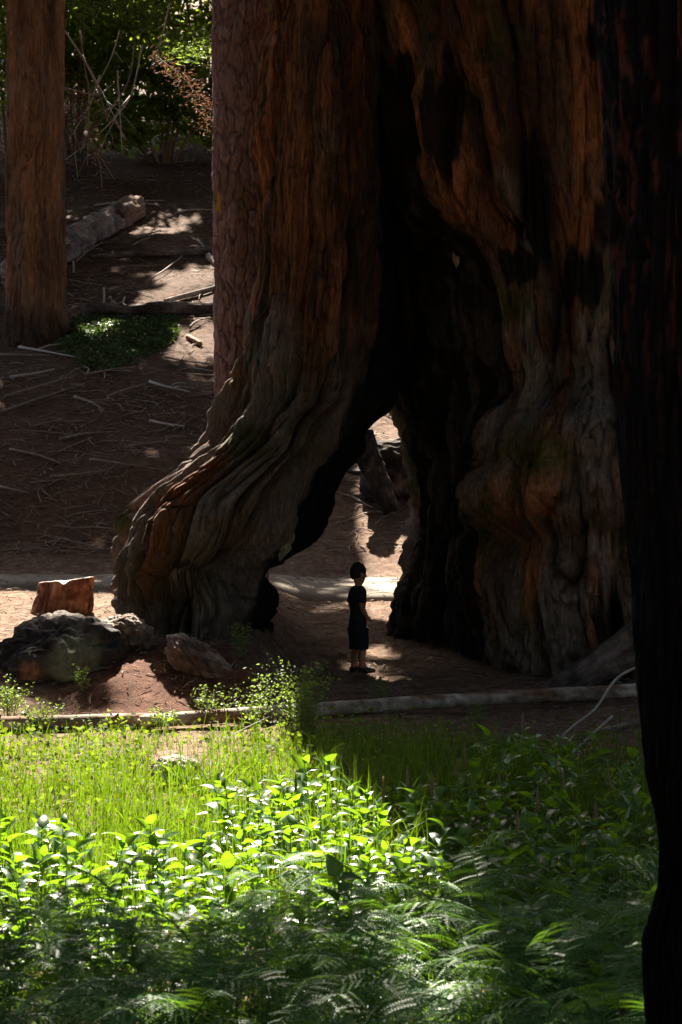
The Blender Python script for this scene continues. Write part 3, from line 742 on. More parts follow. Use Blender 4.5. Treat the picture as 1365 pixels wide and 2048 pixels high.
# cut chunk of log standing on the sunlit ground
def stump_piece():
    nc, nr = 120, 46
    th = np.linspace(0, 2 * math.pi, nc, endpoint=False); t = np.linspace(0, 1, nr)
    TH, TT = np.meshgrid(th, t)
    cx, cy = np.cos(TH), np.sin(TH)
    v = 1 - np.exp(-np.abs(noise(cx * 4.5, cy * 4.5, TT * .8, 30)) / .2); v2 = noise(cx * 13, cy * 13, TT * 3, 31)
    r = 1 + .20 * (v - .6) + .05 * v2 + .10 * fbm(cx * 1.3, cy * 1.3, TT, 32, 2)
    topz = .40 + .05 * cx - .045 * np.exp(-((cx - .08) / .16) ** 2) + .008 * noise(cx * 3, cy * 3, 0, 34)
    X = (.325 - .04 * TT) * cx * r + .05 * TT; Y = .23 * cy * r; Zz = TT * topz
    P = np.stack([X, Y, Zz], -1)
    caps = [P]
    for k in (.86, .6, .3, .02):
        zt = P[-1, :, 2] - .01 + .02 * noise(P[-1, :, 0] * 12 * k, P[-1, :, 1] * 12, k * 9, 35)
        caps.append(np.stack([.05 + (P[-1, :, 0] - .05) * k, P[-1, :, 1] * k, lerp(np.full(nc, .395), zt, k)], -1)[None])
    P = np.concatenate(caps, 0)
    cc = colmix(36, [(-.35, (.09, .04, .025)), (0, (.23, .095, .05)), (.35, (.36, .19, .11))], 7)(P.reshape(-1, 3)).reshape(P.shape)
    cc[nr:] = np.array([.42, .35, .28]) * (1 + .25 * noise(P[nr:, :, 0] * 30, P[nr:, :, 1] * 30, 0, 38))[..., None]
    return P, cc
P, cc = stump_piece()
o = mesh_obj('log_round', P.reshape(-1, 3), loft(P), M['wood'], None, True, cc.reshape(-1, 3))
p = at(124, 1216, 21.9); o.location = (p.x, p.y, gz(p.x, p.y) - .03); o.rotation_euler = (0, R(4), R(-10))
tag(o, 'short reddish chunk of cut log with a notched pale top on sunlit ground', 'log')

def log_obj(name, a, b, r0, r1, mat, label, cat, group=None, bow=0.0, n=34, k=16, wob=.05, sub=None, vcol=None, seed=0, knots=0, ridge=.0):
    a, b = Vector(a), Vector(b); t = np.linspace(0, 1, n); th = np.linspace(0, 2 * math.pi, k, endpoint=False)
    ax = (b - a); L = ax.length; ax.normalize(); up = Vector((0, 0, 1)); u = ax.cross(up).normalized(); v_ = u.cross(ax)
    TT, TH = np.meshgrid(t, th, indexing='ij')
    bend = bow * np.sin(t * math.pi) + .25 * r0 * noise(t * L * 1.2, 0, 0, seed + 5)
    r = lerp(r0, r1, TT) * (1 + wob * fbm(np.cos(TH) * 1.5, np.sin(TH) * 1.5, TT * L * 2.5, seed, 3) * 2)
    r = r * (1 + ridge * (np.minimum(1, np.abs(noise(np.cos(TH) * 4.5 + .3 * noise(TT * L * 2, TH * 0, 1, seed), np.sin(TH) * 4.5, TT * L * .7, seed + 12)) / .4) ** .6 - .6))
    r[0] *= .8; r[-1] *= .8
    U, V2, A_ = np.array(u), np.array(v_), np.array(ax)
    rag = np.zeros_like(r); rag[0] = -.6 * r0 * np.abs(noise(np.cos(th) * 3, np.sin(th) * 3, 1, seed + 8)); rag[-1] = .6 * r1 * np.abs(noise(np.cos(th) * 3, np.sin(th) * 3, 2, seed + 8))
    P = (A_ * (TT * L + rag)[..., None] + U * (r * np.cos(TH) + bend[:, None])[..., None] + V2 * (r * np.sin(TH) + .5 * bend[:, None])[..., None])
    e0 = np.broadcast_to(P[0].mean(0), (1, k, 3)) * .95 + P[0][None] * .05; e1 = np.broadcast_to(P[-1].mean(0), (1, k, 3)) * .95 + P[-1][None] * .05
    P = np.concatenate([e0, P, e1], 0)
    cc = None
    if vcol: cc = vcol(P.reshape(-1, 3) + np.array(a))
    o = mesh_obj(name, P.reshape(-1, 3), loft(P)[:, ::-1], mat, None, True, cc)
    o.location = a
    for q in range(knots):
        s = (q + .5 + random.uniform(-.3, .3)) / knots; ang = random.uniform(.3, 2.4)
        c0 = ax * (s * L) + u * math.cos(ang) * r0 * .8 + v_ * math.sin(ang) * r0 * .8
        dr = u * math.cos(ang) + v_ * math.sin(ang) + ax * .4
        sb = MB().tube([c0, c0 + dr * r0 * .45, c0 + dr * r0 * .75], [r0 * .28, r0 * .2, r0 * .12], 7)
        sb.build('branch_stub', M['deadtwig'], o, True)
    return tag(o, label, cat, group)
paleg = colmix(201, [(-.4, (.15, .11, .08)), (0, (.32, .26, .20)), (.4, (.50, .43, .36))], 6)
def pale_log(p):
    c = paleg(p)
    br = sstep(.0, .25, fbm(p[:, 0] * 1.2, p[:, 1] * 4, p[:, 2] * 9, 205, 3) - .2)[:, None]
    return c * (1 - br) + np.array([.17, .085, .045]) * br
log_obj('fallen_log', at(284, 1443, 17.35), at(1400, 1376, 18.75), .062, .068, M['wood'], 'long pale barkless log lying in front of the sequoia across the clearing', 'log', bow=.05, n=120, k=22, vcol=pale_log, seed=210, knots=6)
log_obj('fallen_log', at(-230, 1453, 17.0), at(300, 1440, 17.5), .07, .062, M['wood'], 'shorter pale log at the left end, its tip behind the long log', 'log', bow=-.02, n=60, k=18, vcol=pale_log, seed=220, knots=3)
slabc = colmix(230, [(-.4, (.07, .05, .04)), (0, (.15, .11, .09)), (.4, (.25, .19, .16))], 5)
log_obj('root_slab', at(1085, 1400, 19.55), at(1380, 1225, 19.75), .10, .26, M['wood'], 'thick split root sloping up to the right beside the burnt black trunk', 'root', bow=.05, n=90, k=48, wob=.18, vcol=slabc, seed=232, ridge=.25)

# logs and branches on the slope
darkl = colmix(240, [(-.4, (.05, .036, .028)), (0, (.11, .08, .065)), (.4, (.21, .165, .14))], 3.5)
a, b = hit(40, 575, .30), hit(248, 440, .36)
def broken_log(p):
    c = darkl(p) * 1.7; k = sstep(b.y - 1.5, b.y - .5, p[:, 1])[:, None] * .8
    return c * (1 - k) + np.array([.30, .17, .09]) * k
log_obj('fallen_tree', a, b + Vector((.25, .3, .0)), .42, .34, M['wood'], 'thick broken trunk lying up the slope behind the reddish tree, snapped end orange', 'log', n=90, k=64, wob=.14, vcol=broken_log, seed=250, knots=3, ridge=.22)
log_obj('slope_log', hit(170, 634, .10), hit(470, 632, .14), .15, .17, M['wood'], 'dark straight log lying level just above the green ground cover patch', 'log', n=60, k=36, wob=.12, vcol=darkl, seed=260, knots=2, ridge=.2)
log_obj('slope_branch', hit(180, 522, .08), hit(440, 512, .10), .06, .10, M['wood'], 'slender brown branch lying level halfway up the slope', 'branch', n=40, k=10, wob=.1, vcol=darkl, seed=262, knots=3)
log_obj('slope_branch', hit(330, 608, .06), hit(440, 580, .06), .05, .07, M['wood'], 'short bleached branch in the sunlit patch beside the scaly pine', 'branch', n=20, k=10, wob=.1, vcol=paleg, seed=264)
log_obj('slope_branch', hit(418, 520, .08), hit(446, 545, .06), .09, .07, M['wood'], 'stubby sunlit branch end above the bright patch by the pine', 'branch', n=14, k=10, wob=.1, vcol=paleg, seed=266)
log_obj('bark_chunk', hit(374, 678, .05), hit(402, 694, .05), .06, .05, M['wood'], 'small orange-brown chunk of bark below the dark slope log', 'bark', n=12, k=9, wob=.2, vcol=colmix(268, [(-.3, (.22, .10, .05)), (.3, (.36, .19, .1))], 8), seed=268)
# big burnt log beyond the path, seen through the arch, with a slab of bark leaning on it
log_obj('burnt_log', at(735, 940, 30.8) + Vector((0, .1, -.02)), at(1180, 950, 31.4), .47, .52, M['char'], 'massive dark burnt log lying behind the path, framed by the arch', 'log', n=140, k=80, wob=.14, ridge=.25, vcol=colmix(271, [(-.3, (.012, .010, .009)), (.05, (.05, .038, .03)), (.35, (.20, .155, .125))], 4), seed=270)
log_obj('bark_slab', at(784, 1018, 30.0), at(722, 868, 30.35), .13, .17, M['char'], 'leaning slab of dark furrowed bark at the left end of the burnt log', 'bark', n=70, k=40, wob=.25, ridge=.3, vcol=colmix(274, [(-.3, (.012, .010, .009)), (.2, (.05, .037, .03)), (.5, (.14, .11, .09))], 6), seed=273)

def twig(name, pts, r0, r1, label, cat, group=None, mat='twig', side=0):
    pts = [Vector(p) for p in pts]; base = pts[0]
    n = 6 * (len(pts) - 1) + 1; s = np.linspace(0, len(pts) - 1, n)
    q = [Vector([float(curve(list(enumerate([p_[k] for p_ in pts])), np.array([x]))[0]) for k in range(3)]) - base for x in s]
    o = MB().tube(q, list(np.linspace(r0, r1, n)), 6, True, .1).build(name, M[mat], None, True)
    o.location = base
    for k in range(side):
        i = random.randint(n // 3, n - 2); dd = (q[i + 1] - q[i]).normalized()
        sd = (dd + Vector((random.uniform(-1, 1), random.uniform(-1, 1), random.uniform(-.3, .7)))).normalized()
        L = (q[-1] - q[0]).length * random.uniform(.15, .35)
        MB().tube([q[i], q[i] + sd * L * .5, q[i] + sd * L + Vector((0, 0, -.1 * L))], [r0 * .5, r0 * .35, r1 * .6], 5).build('side_twig', M[mat], o, True)
    return tag(o, label, cat, group)
twig('bare_twig', [at(1318, 1318, 16.2), at(1240, 1352, 16.2), at(1190, 1418, 16.1), at(1135, 1462, 16.0), at(1092, 1515, 15.9), at(1070, 1575, 15.8)], .012, .007, 'long pale bare twig arching from the burnt trunk down into the meadow', 'twig')
twig('bare_twig', [at(1225, 1432, 16.0), at(1185, 1468, 15.9), at(1140, 1510, 15.8), at(1110, 1540, 15.7)], .010, .007, 'short pale bare twig slanting into the meadow below the long arching one', 'twig', side=2)
twig('bare_twig', [hit(1190, 1470, .03), hit(1290, 1450, .03)], .02, .02, 'grey dead stick lying in shade between the long log and the burnt trunk', 'twig', mat='deadtwig', side=2)

hill_sticks = [(190, 415, 330, 405), (285, 410, 325, 420), (270, 480, 330, 465), (265, 495, 300, 480), (395, 485, 408, 500), (150, 530, 205, 490), (290, 570, 365, 518), (140, 565, 205, 575), (40, 700, 150, 720),
               (0, 715, 100, 717), (0, 830, 170, 775), (10, 800, 150, 760), (20, 760, 110, 745), (170, 755, 270, 740), (150, 800, 210, 830), (215, 800, 290, 775), (300, 770, 380, 790), (120, 885, 240, 870), (20, 905, 120, 935),
               (180, 925, 260, 940), (300, 850, 370, 860), (60, 860, 130, 845), (250, 900, 340, 890), (330, 720, 420, 735), (350, 430, 430, 425), (220, 600, 240, 640), (100, 960, 210, 950), (0, 980, 60, 995), (250, 600, 262, 625), (380, 660, 420, 640)]
for i, (x0, y0, x1, y1) in enumerate(hill_sticks):
    a, b = hit(x0, y0, .05), hit(x1, y1, .06); mid = a.lerp(b, .5) + Vector((random.uniform(-.15, .15), random.uniform(-.2, .2), .0))
    mid.z = max(mid.z, gz(mid.x, mid.y) + .04)
    twig('fallen_stick', [a, mid, b], random.uniform(.018, .035), .012, ['pale', 'grey', 'grey', 'grey'][i % 4] + ['', ' forked', ' branching'][i % 3] + ' dead stick, ' + ('above the broken fallen tree' if y0 < 440 else 'between the fallen tree and the green patch' if y0 < 650 else 'just below the green patch' if y0 < 770 else 'halfway between green patch and path' if y0 < 880 else 'low on the slope above the path') + (' at the far left' if x0 < 100 else ' near the pine' if x0 > 280 else ''), 'stick', 'dead sticks scattered over the slope', 'deadtwig' if i % 4 else 'twig', side=i % 3)
for i, (x0, y0, x1, y1) in enumerate([(205, 572, 208, 606), (228, 520, 226, 500), (145, 520, 147, 545)]):
    a = hit(x1, max(y0, y1), -.03); L = abs(y1 - y0) / FPX * a.y
    twig('broken_stake', [a, a + Vector((.01, 0, L * .5)), a + Vector((-.01, 0, L))], .03, .022, ['pale upright broken stick standing left end of the dark slope log', 'thin upright stick by the slender slope branch', 'grey upright stick right beside the reddish trunk'][i], 'stick')

# litter: needles, twigs and chips too many to count
def litter(n, fn, lmin, lmax, rmin, rmax, mat, name, label, cat, seed):
    rg = np.random.default_rng(seed)
    xy = fn(rg, n); x, y = xy[:, 0], xy[:, 1]; n = len(x)
    z = ground(x, y)
    ang = rg.uniform(0, math.pi, n); L = lmin + (lmax - lmin) * rg.random(n) ** 2.2; r = rg.uniform(rmin, rmax, n)
    dx, dy = np.cos(ang) * L / 2, np.sin(ang) * L / 2
    za = ground(x - dx, y - dy) + r * .6 + .03 * rg.random(n); zb_ = ground(x + dx, y + dy) + r * .6 + .03 * rg.random(n)
    A = np.stack([x - dx, y - dy, za], -1); B = np.stack([x + dx, y + dy, zb_], -1)
    Mi = (A + B) / 2 + np.stack([-np.sin(ang) * L * rg.uniform(-.15, .15, n), np.cos(ang) * L * rg.uniform(-.15, .15, n), .04 * L * rg.random(n)], -1)
    Mi[:, 2] = np.maximum(Mi[:, 2], ground(Mi[:, 0], Mi[:, 1]) + r * .5)
    sd = np.stack([-np.sin(ang), np.cos(ang), 0 * ang], -1) * r[:, None]; up = np.array([0, 0, 1])[None] * r[:, None] * 1.2
    V = np.stack([A - sd, A + sd, A + up, Mi - sd, Mi + sd, Mi + up, B - sd * .6, B + sd * .6, B + up * .6], 1)
    fb = np.array([[0, 1, 4, 3], [1, 2, 5, 4], [2, 0, 3, 5], [3, 4, 7, 6], [4, 5, 8, 7], [5, 3, 6, 8]])
    F_ = (np.arange(n)[:, None, None] * 9 + fb[None]).reshape(-1, 4)
    return tag(mesh_obj(name, V.reshape(-1, 3), F_, mat), label, cat, None, 'stuff')
def on_slope(rg, n):
    y = 28.6 + 40 * rg.random(n) ** 1.2; x = rg.uniform(-.21, .10, n) * y
    k = rg.random(n) < .4 + .6 * sstep(-.1, .3, fbm(x * .6, y * .45, 0, 19, 3)); return np.stack([x[k], y[k]], -1)
def on_floor(rg, n):
    x = rg.uniform(-4.6, 3.4, n); y = rg.uniform(17.2, 25.0, n); return np.stack([x, y], -1)
litter(12000, on_slope, .05, .55, .004, .013, M['litter'], 'forest_litter', 'dead needles and twigs scattered over the slope', 'litter', 1)
litter(1100, on_slope, .12, 1.1, .005, .016, M['deadtwig'], 'twig_litter', 'grey dead twigs strewn thickly over the slope', 'litter', 7)
litter(500, on_slope, .1, .6, .003, .010, M['twig'], 'bleached_litter', 'bleached bits of twig scattered over the slope', 'litter', 2)
litter(260, lambda rg, n: np.stack([rg.uniform(-4.8, 2.5, n), rg.uniform(24.8, 27.6, n)], -1) , .03, .3, .004, .012, M['litter'], 'path_litter', 'needles and twigs blown over the path', 'litter', 9).location.z = .07
litter(3200, on_floor, .02, .22, .003, .009, M['litter'], 'bark_crumbs', 'needles and bark crumbs on the ground around the sequoia', 'litter', 3)

# ------------------------------------------------------------------ leafy shrubs and dead branches at the head of the slope
def shrub(px, d, h, wdt, n, seed, label, mat='shrub', leaf=(.08, .16), zb=None):
    x = xpix(px, d); z0 = gz(x, d)
    o = thing('leafy_shrub', (x, d, z0), label, 'shrub', 'leafy shrubs at the head of the slope')
    rg = np.random.default_rng(seed)
    nc = 26
    cc = np.stack([rg.normal(0, wdt * .42, nc), rg.normal(0, wdt * .3, nc), h * (.22 + .78 * rg.random(nc) ** .8)], -1)
    ci = rg.integers(0, nc, n)
    pts = cc[ci] + rg.normal(0, 1, (n, 3)) * np.array([.42, .42, .3]) * (wdt / 2.6)
    pts[:, 2] = np.maximum(pts[:, 2], .15)
    v, f = leaf_cards(pts, rg.uniform(leaf[0], leaf[1], n), rg, 1.5, .6)
    tag(mesh_obj('foliage', v, f, M[mat], o), kind='stuff')
    for k in range(0, nc, 3):
        c0 = Vector(cc[k]); MB().tube([Vector((c0.x * .15, c0.y * .15, -.1)), Vector((c0.x * .5, c0.y * .5, c0.z * .55)), c0], [.05, .035, .012], 5).build('stem', M['deadtwig'], o, True)
    return o
shrub(328, 59.5, 3.2, 2.2, 3600, 21, 'rounded shrub with glossy sunlit leaves low beside the scaly pine')
shrub(404, 65, 6.8, 3.0, 4600, 22, 'tall shrub with bright sunlit leaves directly left of the scaly pine')
shrub(230, 63, 6.0, 3.2, 4200, 23, 'dark tall shrub behind the hanging dead branches')
shrub(150, 61, 5.6, 2.8, 3600, 24, 'dark shrub just right of the reddish trunk')
shrub(20, 60, 6.4, 3.0, 3600, 25, 'dark shrub at the far left behind the reddish trunk')
shrub(300, 69, 8.5, 4.2, 4600, 26, 'tallest shrub at the back between the reddish trunk and the pine')
shrub(170, 71, 9.0, 4.5, 4200, 27, 'deep green shrub furthest back near the reddish trunk')
shrub(420, 73, 9.5, 4.5, 4200, 28, 'deep green shrub furthest back next to the pine')
shrub(-80, 66, 8.0, 4.0, 3600, 29, 'dark shrub at the far left edge, furthest from the pine')
shrub(560, 66, 8.0, 4.0, 3000, 30, 'leafy shrub on the slope hidden behind the giant sequoia')
# rusty dead spray and olive conifer boughs
def spray(name, pts, n, spread, size, mat, label, cat, seed, aspect=5, r=.02, group=None):
    pts = [Vector(p) for p in pts]; base = pts[0]; rg = np.random.default_rng(seed)
    o = thing(name, base, label, cat, group)
    MB().tube([p_ - base for p_ in pts], list(np.linspace(r, r * .3, len(pts))), 6).build('branch', M['deadtwig'], o, True)
    s = rg.random(n) * (len(pts) - 1); i = np.floor(s).astype(int); f_ = s - i
    A = np.array([list(p_ - base) for p_ in pts])
    c0 = A[i] * (1 - f_)[:, None] + A[i + 1] * f_[:, None] + rg.normal(0, 1, (n, 3)) * np.array(spread)
    v, f = leaf_cards(c0, rg.uniform(size * .6, size * 1.3, n), rg, aspect, .5)
    tag(mesh_obj('needles', v, f, M[mat], o), kind='stuff')
    return o
spray('dead_bough', [at(310, 110, 50), at(360, 150, 50), at(400, 195, 50), at(425, 260, 50)], 700, (.16, .25, .15), .055, 'rust', 'drooping rust-brown dead bough beside the scaly pine', 'bough', 31)
spray('conifer_bough', [at(450, 60, 46), at(400, 100, 46), at(350, 105, 46)], 500, (.22, .25, .12), .10, 'wisp', 'olive-green bough reaching out left of the pine', 'bough', 32)
spray('conifer_bough', [at(100, -40, 44), at(200, -5, 44), at(300, 45, 44)], 800, (.35, .3, .2), .11, 'wisp', 'olive-green bough hanging in from the top edge', 'bough', 33)
spray('conifer_bough', [at(100, 130, 43), at(160, 215, 43), at(200, 320, 43)], 300, (.22, .25, .25), .09, 'rust', 'thin brown bough hanging right beside the reddish trunk', 'bough', 34)
dead = [[(130, 60), (175, 130), (220, 215), (250, 280)], [(270, 85), (258, 160), (215, 225), (160, 290)], [(285, 90), (262, 190), (190, 275), (130, 320)], [(160, 60), (180, 180), (235, 250), (262, 290)], [(200, 150), (180, 210), (150, 260), (138, 280)],
        [(180, 180), (178, 260), (175, 330)], [(340, 5), (325, 70), (300, 140)], [(165, 110), (200, 190), (232, 300)], [(240, 60), (225, 110), (190, 180)], [(180, 290), (205, 320), (230, 360)], [(235, 140), (240, 220), (245, 310)], [(180, 300), (200, 325), (205, 375)], [(130, 175), (190, 190), (230, 165)]]
for i, pp in enumerate(dead):
    d0 = 46 + (i % 5) * .8
    twig('dead_branch', [at(x, y, d0 + .3 * k) for k, (x, y) in enumerate(pp)], .022, .010, 'bare thin dead branch in the tangle between the reddish trunk and the pine', 'branch', 'tangle of bare dead branches', 'deadtwig' if i % 2 else 'twig', side=2)

# green ground cover below the reddish trunk
rg = np.random.default_rng(5); n = 5200
c0 = hit(235, 668); th = rg.uniform(0, 6.283, n); rr = np.sqrt(rg.random(n))
x = c0.x + np.cos(th) * rr * 1.25; y = c0.y + np.sin(th) * rr * 2.6 * (1 + .2 * np.sin(th * 3))
pts = np.stack([x, y, ground(x, y) + .03 + .16 * rg.random(n) * (1.1 - rr)], -1)
v, f = leaf_cards(pts, rg.uniform(.025, .055, n), rg, 1.3, .35)
tag(mesh_obj('ground_cover', v, f, M['patch']), 'patch of small-leaved green ground cover beside the reddish trunk', 'ground cover', None, 'stuff')

# ------------------------------------------------------------------ the boy under the arch
bp = at(716, 1338, 20.5); bz = gz(bp.x, bp.y)
boy = thing('person', (bp.x, bp.y, bz), 'small child in dark T-shirt and dark knee-length shorts standing under the arch', 'person', rz=R(-62))
# local frame: faces +Y, x to the right; 1.15 m tall
J = {'pelvis': ((0, 0, .56), .062, .05), 'belly': ((0, 0, .66), .060, .048), 'chest': ((0, .002, .78), .072, .052), 'neck0': ((0, .0, .862), .036, .036), 'neck': ((0, .008, .91), .034, .036), 'head0': ((0, .015, .955), .062, .072),
     'head1': ((0, .02, 1.03), .074, .082), 'head2': ((0, .015, 1.095), .054, .060),
     'shl': ((-.098, 0, .828), .034, .034), 'ell': ((-.122, -.02, .69), .031, .031), 'wrl': ((-.118, .06, .575), .022, .024), 'hal': ((-.112, .085, .535), .020, .030),
     'shr': ((.098, 0, .828), .034, .034), 'elr': ((.125, -.02, .695), .031, .031), 'wrr': ((.108, .042, .58), .022, .024), 'har': ((.100, .072, .545), .020, .030),
     'hpl': ((-.05, 0, .50), .048, .056), 'knl': ((-.058, .015, .285), .044, .046), 'cal': ((-.06, -.006, .19), .040, .043), 'anl': ((-.06, -.012, .055), .026, .028), 'ftl': ((-.068, .085, .026), .030, .024), 'hel': ((-.058, -.03, .03), .026, .026),
     'hpr': ((.05, 0, .50), .048, .056), 'knr': ((.062, .03, .285), .044, .046), 'car': ((.062, .016, .19), .040, .043), 'anr': ((.062, .015, .055), .026, .028), 'ftr': ((.095, .105, .026), .030, .024), 'her': ((.058, -.005, .03), .026, .026)}
E = [('pelvis', 'belly'), ('belly', 'chest'), ('chest', 'neck0'), ('neck0', 'neck'), ('neck', 'head0'), ('head0', 'head1'), ('head1', 'head2'), ('chest', 'shl'), ('shl', 'ell'), ('ell', 'wrl'), ('wrl', 'hal'), ('chest', 'shr'), ('shr', 'elr'), ('elr', 'wrr'), ('wrr', 'har'),
     ('pelvis', 'hpl'), ('hpl', 'knl'), ('knl', 'cal'), ('cal', 'anl'), ('anl', 'ftl'), ('anl', 'hel'), ('pelvis', 'hpr'), ('hpr', 'knr'), ('knr', 'car'), ('car', 'anr'), ('anr', 'ftr'), ('anr', 'her')]
for sd, hand, dirv in (('l', 'hal', Vector((.0, .35, -.9))), ('r', 'har', Vector((-.25, .9, -.15)))):
    h0 = Vector(J[hand][0]); dirv.normalize(); sidev = Vector((0, 1, .35)) if sd == 'l' else Vector((.05, -.1, 1)); sidev = (sidev - dirv * sidev.dot(dirv)).normalized()
    curl = dirv.cross(sidev)
    for k in range(4):
        L = (.040, .046, .043, .034)[k]; b0 = h0 + sidev * (.016 - .0105 * k) + dirv * .016
        J[f'f{sd}{k}a'] = (tuple(b0 + dirv * L * .55), .0065, .0065); J[f'f{sd}{k}b'] = (tuple(b0 + dirv * L + curl * .010), .0055, .0055)
        E += [(hand, f'f{sd}{k}a'), (f'f{sd}{k}a', f'f{sd}{k}b')]
    J[f't{sd}a'] = (tuple(h0 + sidev * .028 + dirv * .004 + curl * .008), .0075, .0075); J[f't{sd}b'] = (tuple(h0 + sidev * .034 + dirv * .026 + curl * .012), .006, .006)
    E += [(hand, f't{sd}a'), (f't{sd}a', f't{sd}b')]
names = list(J)
me = bpy.data.meshes.new('body'); me.from_pydata([J[k][0] for k in names], [(names.index(a), names.index(b)) for a, b in E], [])
body = bpy.data.objects.new('body', me); COL.objects.link(body); body.parent = boy
sk = body.modifiers.new('skin', 'SKIN'); sk.use_smooth_shade = True
for i, k in enumerate(names):
    sv = me.skin_vertices[0].data[i]; sv.radius = J[k][1:]; sv.use_root = (k == 'pelvis')
ss = body.modifiers.new('sub', 'SUBSURF'); ss.levels = ss.render_levels = 2
me.materials.append(mat_plain('skin', (.30, .165, .11), (.38, .21, .14), 6, .55, dist=.001))
def shell(name, rings, mat, k=28, seed=0, thick=.006):
    """cloth tube: rings of (centre, rx, ry)"""
    rr = []
    th = np.linspace(0, 2 * math.pi, k, endpoint=False)
    n = len(rings) * 5; s = np.linspace(0, len(rings) - 1, n)
    Cx, Cy, Cz, Rx, Ry = [curve(list(enumerate([f(r) for r in rings])), s) for f in (lambda r: r[0][0], lambda r: r[0][1], lambda r: r[0][2], lambda r: r[1], lambda r: r[2])]
    w_ = 1 + .07 * noise(np.cos(th)[None] * 2, np.sin(th)[None] * 2, s[:, None] * 1.3, seed)
    P = np.stack([Cx[:, None] + np.cos(th)[None] * Rx[:, None] * w_, Cy[:, None] + np.sin(th)[None] * Ry[:, None] * w_, np.broadcast_to(Cz[:, None], w_.shape)], -1)
    o = mesh_obj(name, P.reshape(-1, 3), loft(P), mat, boy, True)
    so = o.modifiers.new('thick', 'SOLIDIFY'); so.thickness = thick; so.offset = 1
    return o
m_shirt = mat_plain('dark_cotton', (.018, .019, .022), (.028, .029, .033), 40, .95, dist=.001, spec=.1)
m_short = mat_plain('navy_cotton', (.012, .014, .022), (.020, .023, .034), 40, .95, dist=.001, spec=.1)
m_shoe = mat_plain('dark_shoe', (.014, .013, .013), (.03, .028, .028), 30, .7, dist=.001)
m_hair = mat_plain('dark_hair', (.008, .006, .005), (.022, .016, .012), 60, .6, (6, 6, 1), .003)
SH = shell('t_shirt', [((0, 0, .535), .092, .072), ((0, 0, .64), .088, .068), ((0, .002, .75), .100, .072), ((0, .002, .82), .106, .074), ((0, .002, .86), .086, .066), ((0, .004, .89), .050, .050)], m_shirt, seed=1)
def sleeve(side):
    j0, j1 = Vector(J['sh' + side][0]), Vector(J['el' + side][0]); dv = (j1 - j0)
    mb = MB(); c_ = [j0 - dv * .12, j0 + dv * .2, j0 + dv * .5, j0 + dv * .82]
    o = mb.tube(c_, [.042, .046, .045, .045], 14, False).build('sleeve', m_shirt, SH, True)
    so = o.modifiers.new('thick', 'SOLIDIFY'); so.thickness = .005
sleeve('l'); sleeve('r')
SO = shell('shorts', [((0, 0, .43), .100, .076), ((0, 0, .48), .100, .080), ((0, 0, .56), .092, .074), ((0, 0, .60), .085, .07)], m_short, seed=3)
for sgn in (-1, 1):
    o = shell('shorts_leg', [((.062 * sgn, .012, .245), .060, .068), ((.060 * sgn, .010, .33), .058, .070), ((.056 * sgn, .004, .43), .056, .078), ((.055 * sgn, 0, .47), .06, .085)], m_short, seed=5 + sgn); o.parent = SO
for sd, a in (('l', -.1), ('r', -.35)):
    f0 = Vector(J['an' + sd][0])
    dv = Vector((math.sin(-a), math.cos(a), 0))
    pts = [f0 - dv * .052 + Vector((0, 0, -.03)), f0 - dv * .03 + Vector((0, 0, -.022)), f0 + dv * .02 + Vector((0, 0, -.015)), f0 + dv * .075 + Vector((0, 0, -.026)), f0 + dv * .125 + Vector((0, 0, -.034)), f0 + dv * .142 + Vector((0, 0, -.038))]
    o = MB().tube(pts, [.018, .034, .041, .036, .030, .012], 14).build('shoe', m_shoe, boy, True)
    so = o.modifiers.new('s', 'SUBSURF'); so.levels = so.render_levels = 1
# hair cap, ears, nose, eyes, mouth
u = np.linspace(0, 2 * math.pi, 48, endpoint=False); v = np.linspace(.01, 1, 22)
U, Vv = np.meshgrid(u, v)
ph = Vv * (2.0 - .72 * np.clip(np.sin(U), 0, 1) + .38 * np.clip(-np.sin(U), 0, 1))
rr = 1 + .05 * noise(np.cos(U) * 5, np.sin(U) * 5, ph * 3, 9) + .03 * noise(np.cos(U) * 12, np.sin(U) * 12, ph * 5, 10)
P = np.stack([.083 * np.sin(ph) * np.cos(U) * rr, .006 + (.090 - .006 * np.clip(np.sin(U), 0, 1)) * np.sin(ph) * np.sin(U) * rr, 1.035 + .102 * np.cos(ph) * rr], -1)
o = mesh_obj('hair', P.reshape(-1, 3), loft(P)[:, ::-1], m_hair, boy, True); so = o.modifiers.new('t', 'SOLIDIFY'); so.thickness = .008
def blob(name, c_, r_, mat):
    mb = MB(); c_ = Vector(c_); n = 6
    pts = [c_ + Vector((0, 0, -r_[2] + 2 * r_[2] * i / n)) for i in range(n + 1)]
    for p_ in pts:
        q = math.sqrt(max(.02, 1 - ((p_.z - c_.z) / r_[2]) ** 2))
        for k in range(10):
            a = k * math.pi / 5; mb.v.append(p_ + Vector((r_[0] * q * math.cos(a), r_[1] * q * math.sin(a), 0)))
    for i in range(n):
        for k in range(10): mb.f.append((i * 10 + k, i * 10 + (k + 1) % 10, (i + 1) * 10 + (k + 1) % 10, (i + 1) * 10 + k))
    return mb.build(name, mat, boy, True)
skin = me.materials[0]
for sx in (-1, 1):
    blob('ear', (.083 * sx, .005, 1.005), (.012, .018, .028), skin)
    blob('eye', (.03 * sx, .078, 1.02), (.011, .008, .006), m_hair)
blob('nose', (0, .092, .993), (.010, .014, .016), skin); blob('mouth', (0, .074, .962), (.020, .006, .004), mat_plain('lips', (.3, .12, .09), (.33, .14, .1), 10, .5))

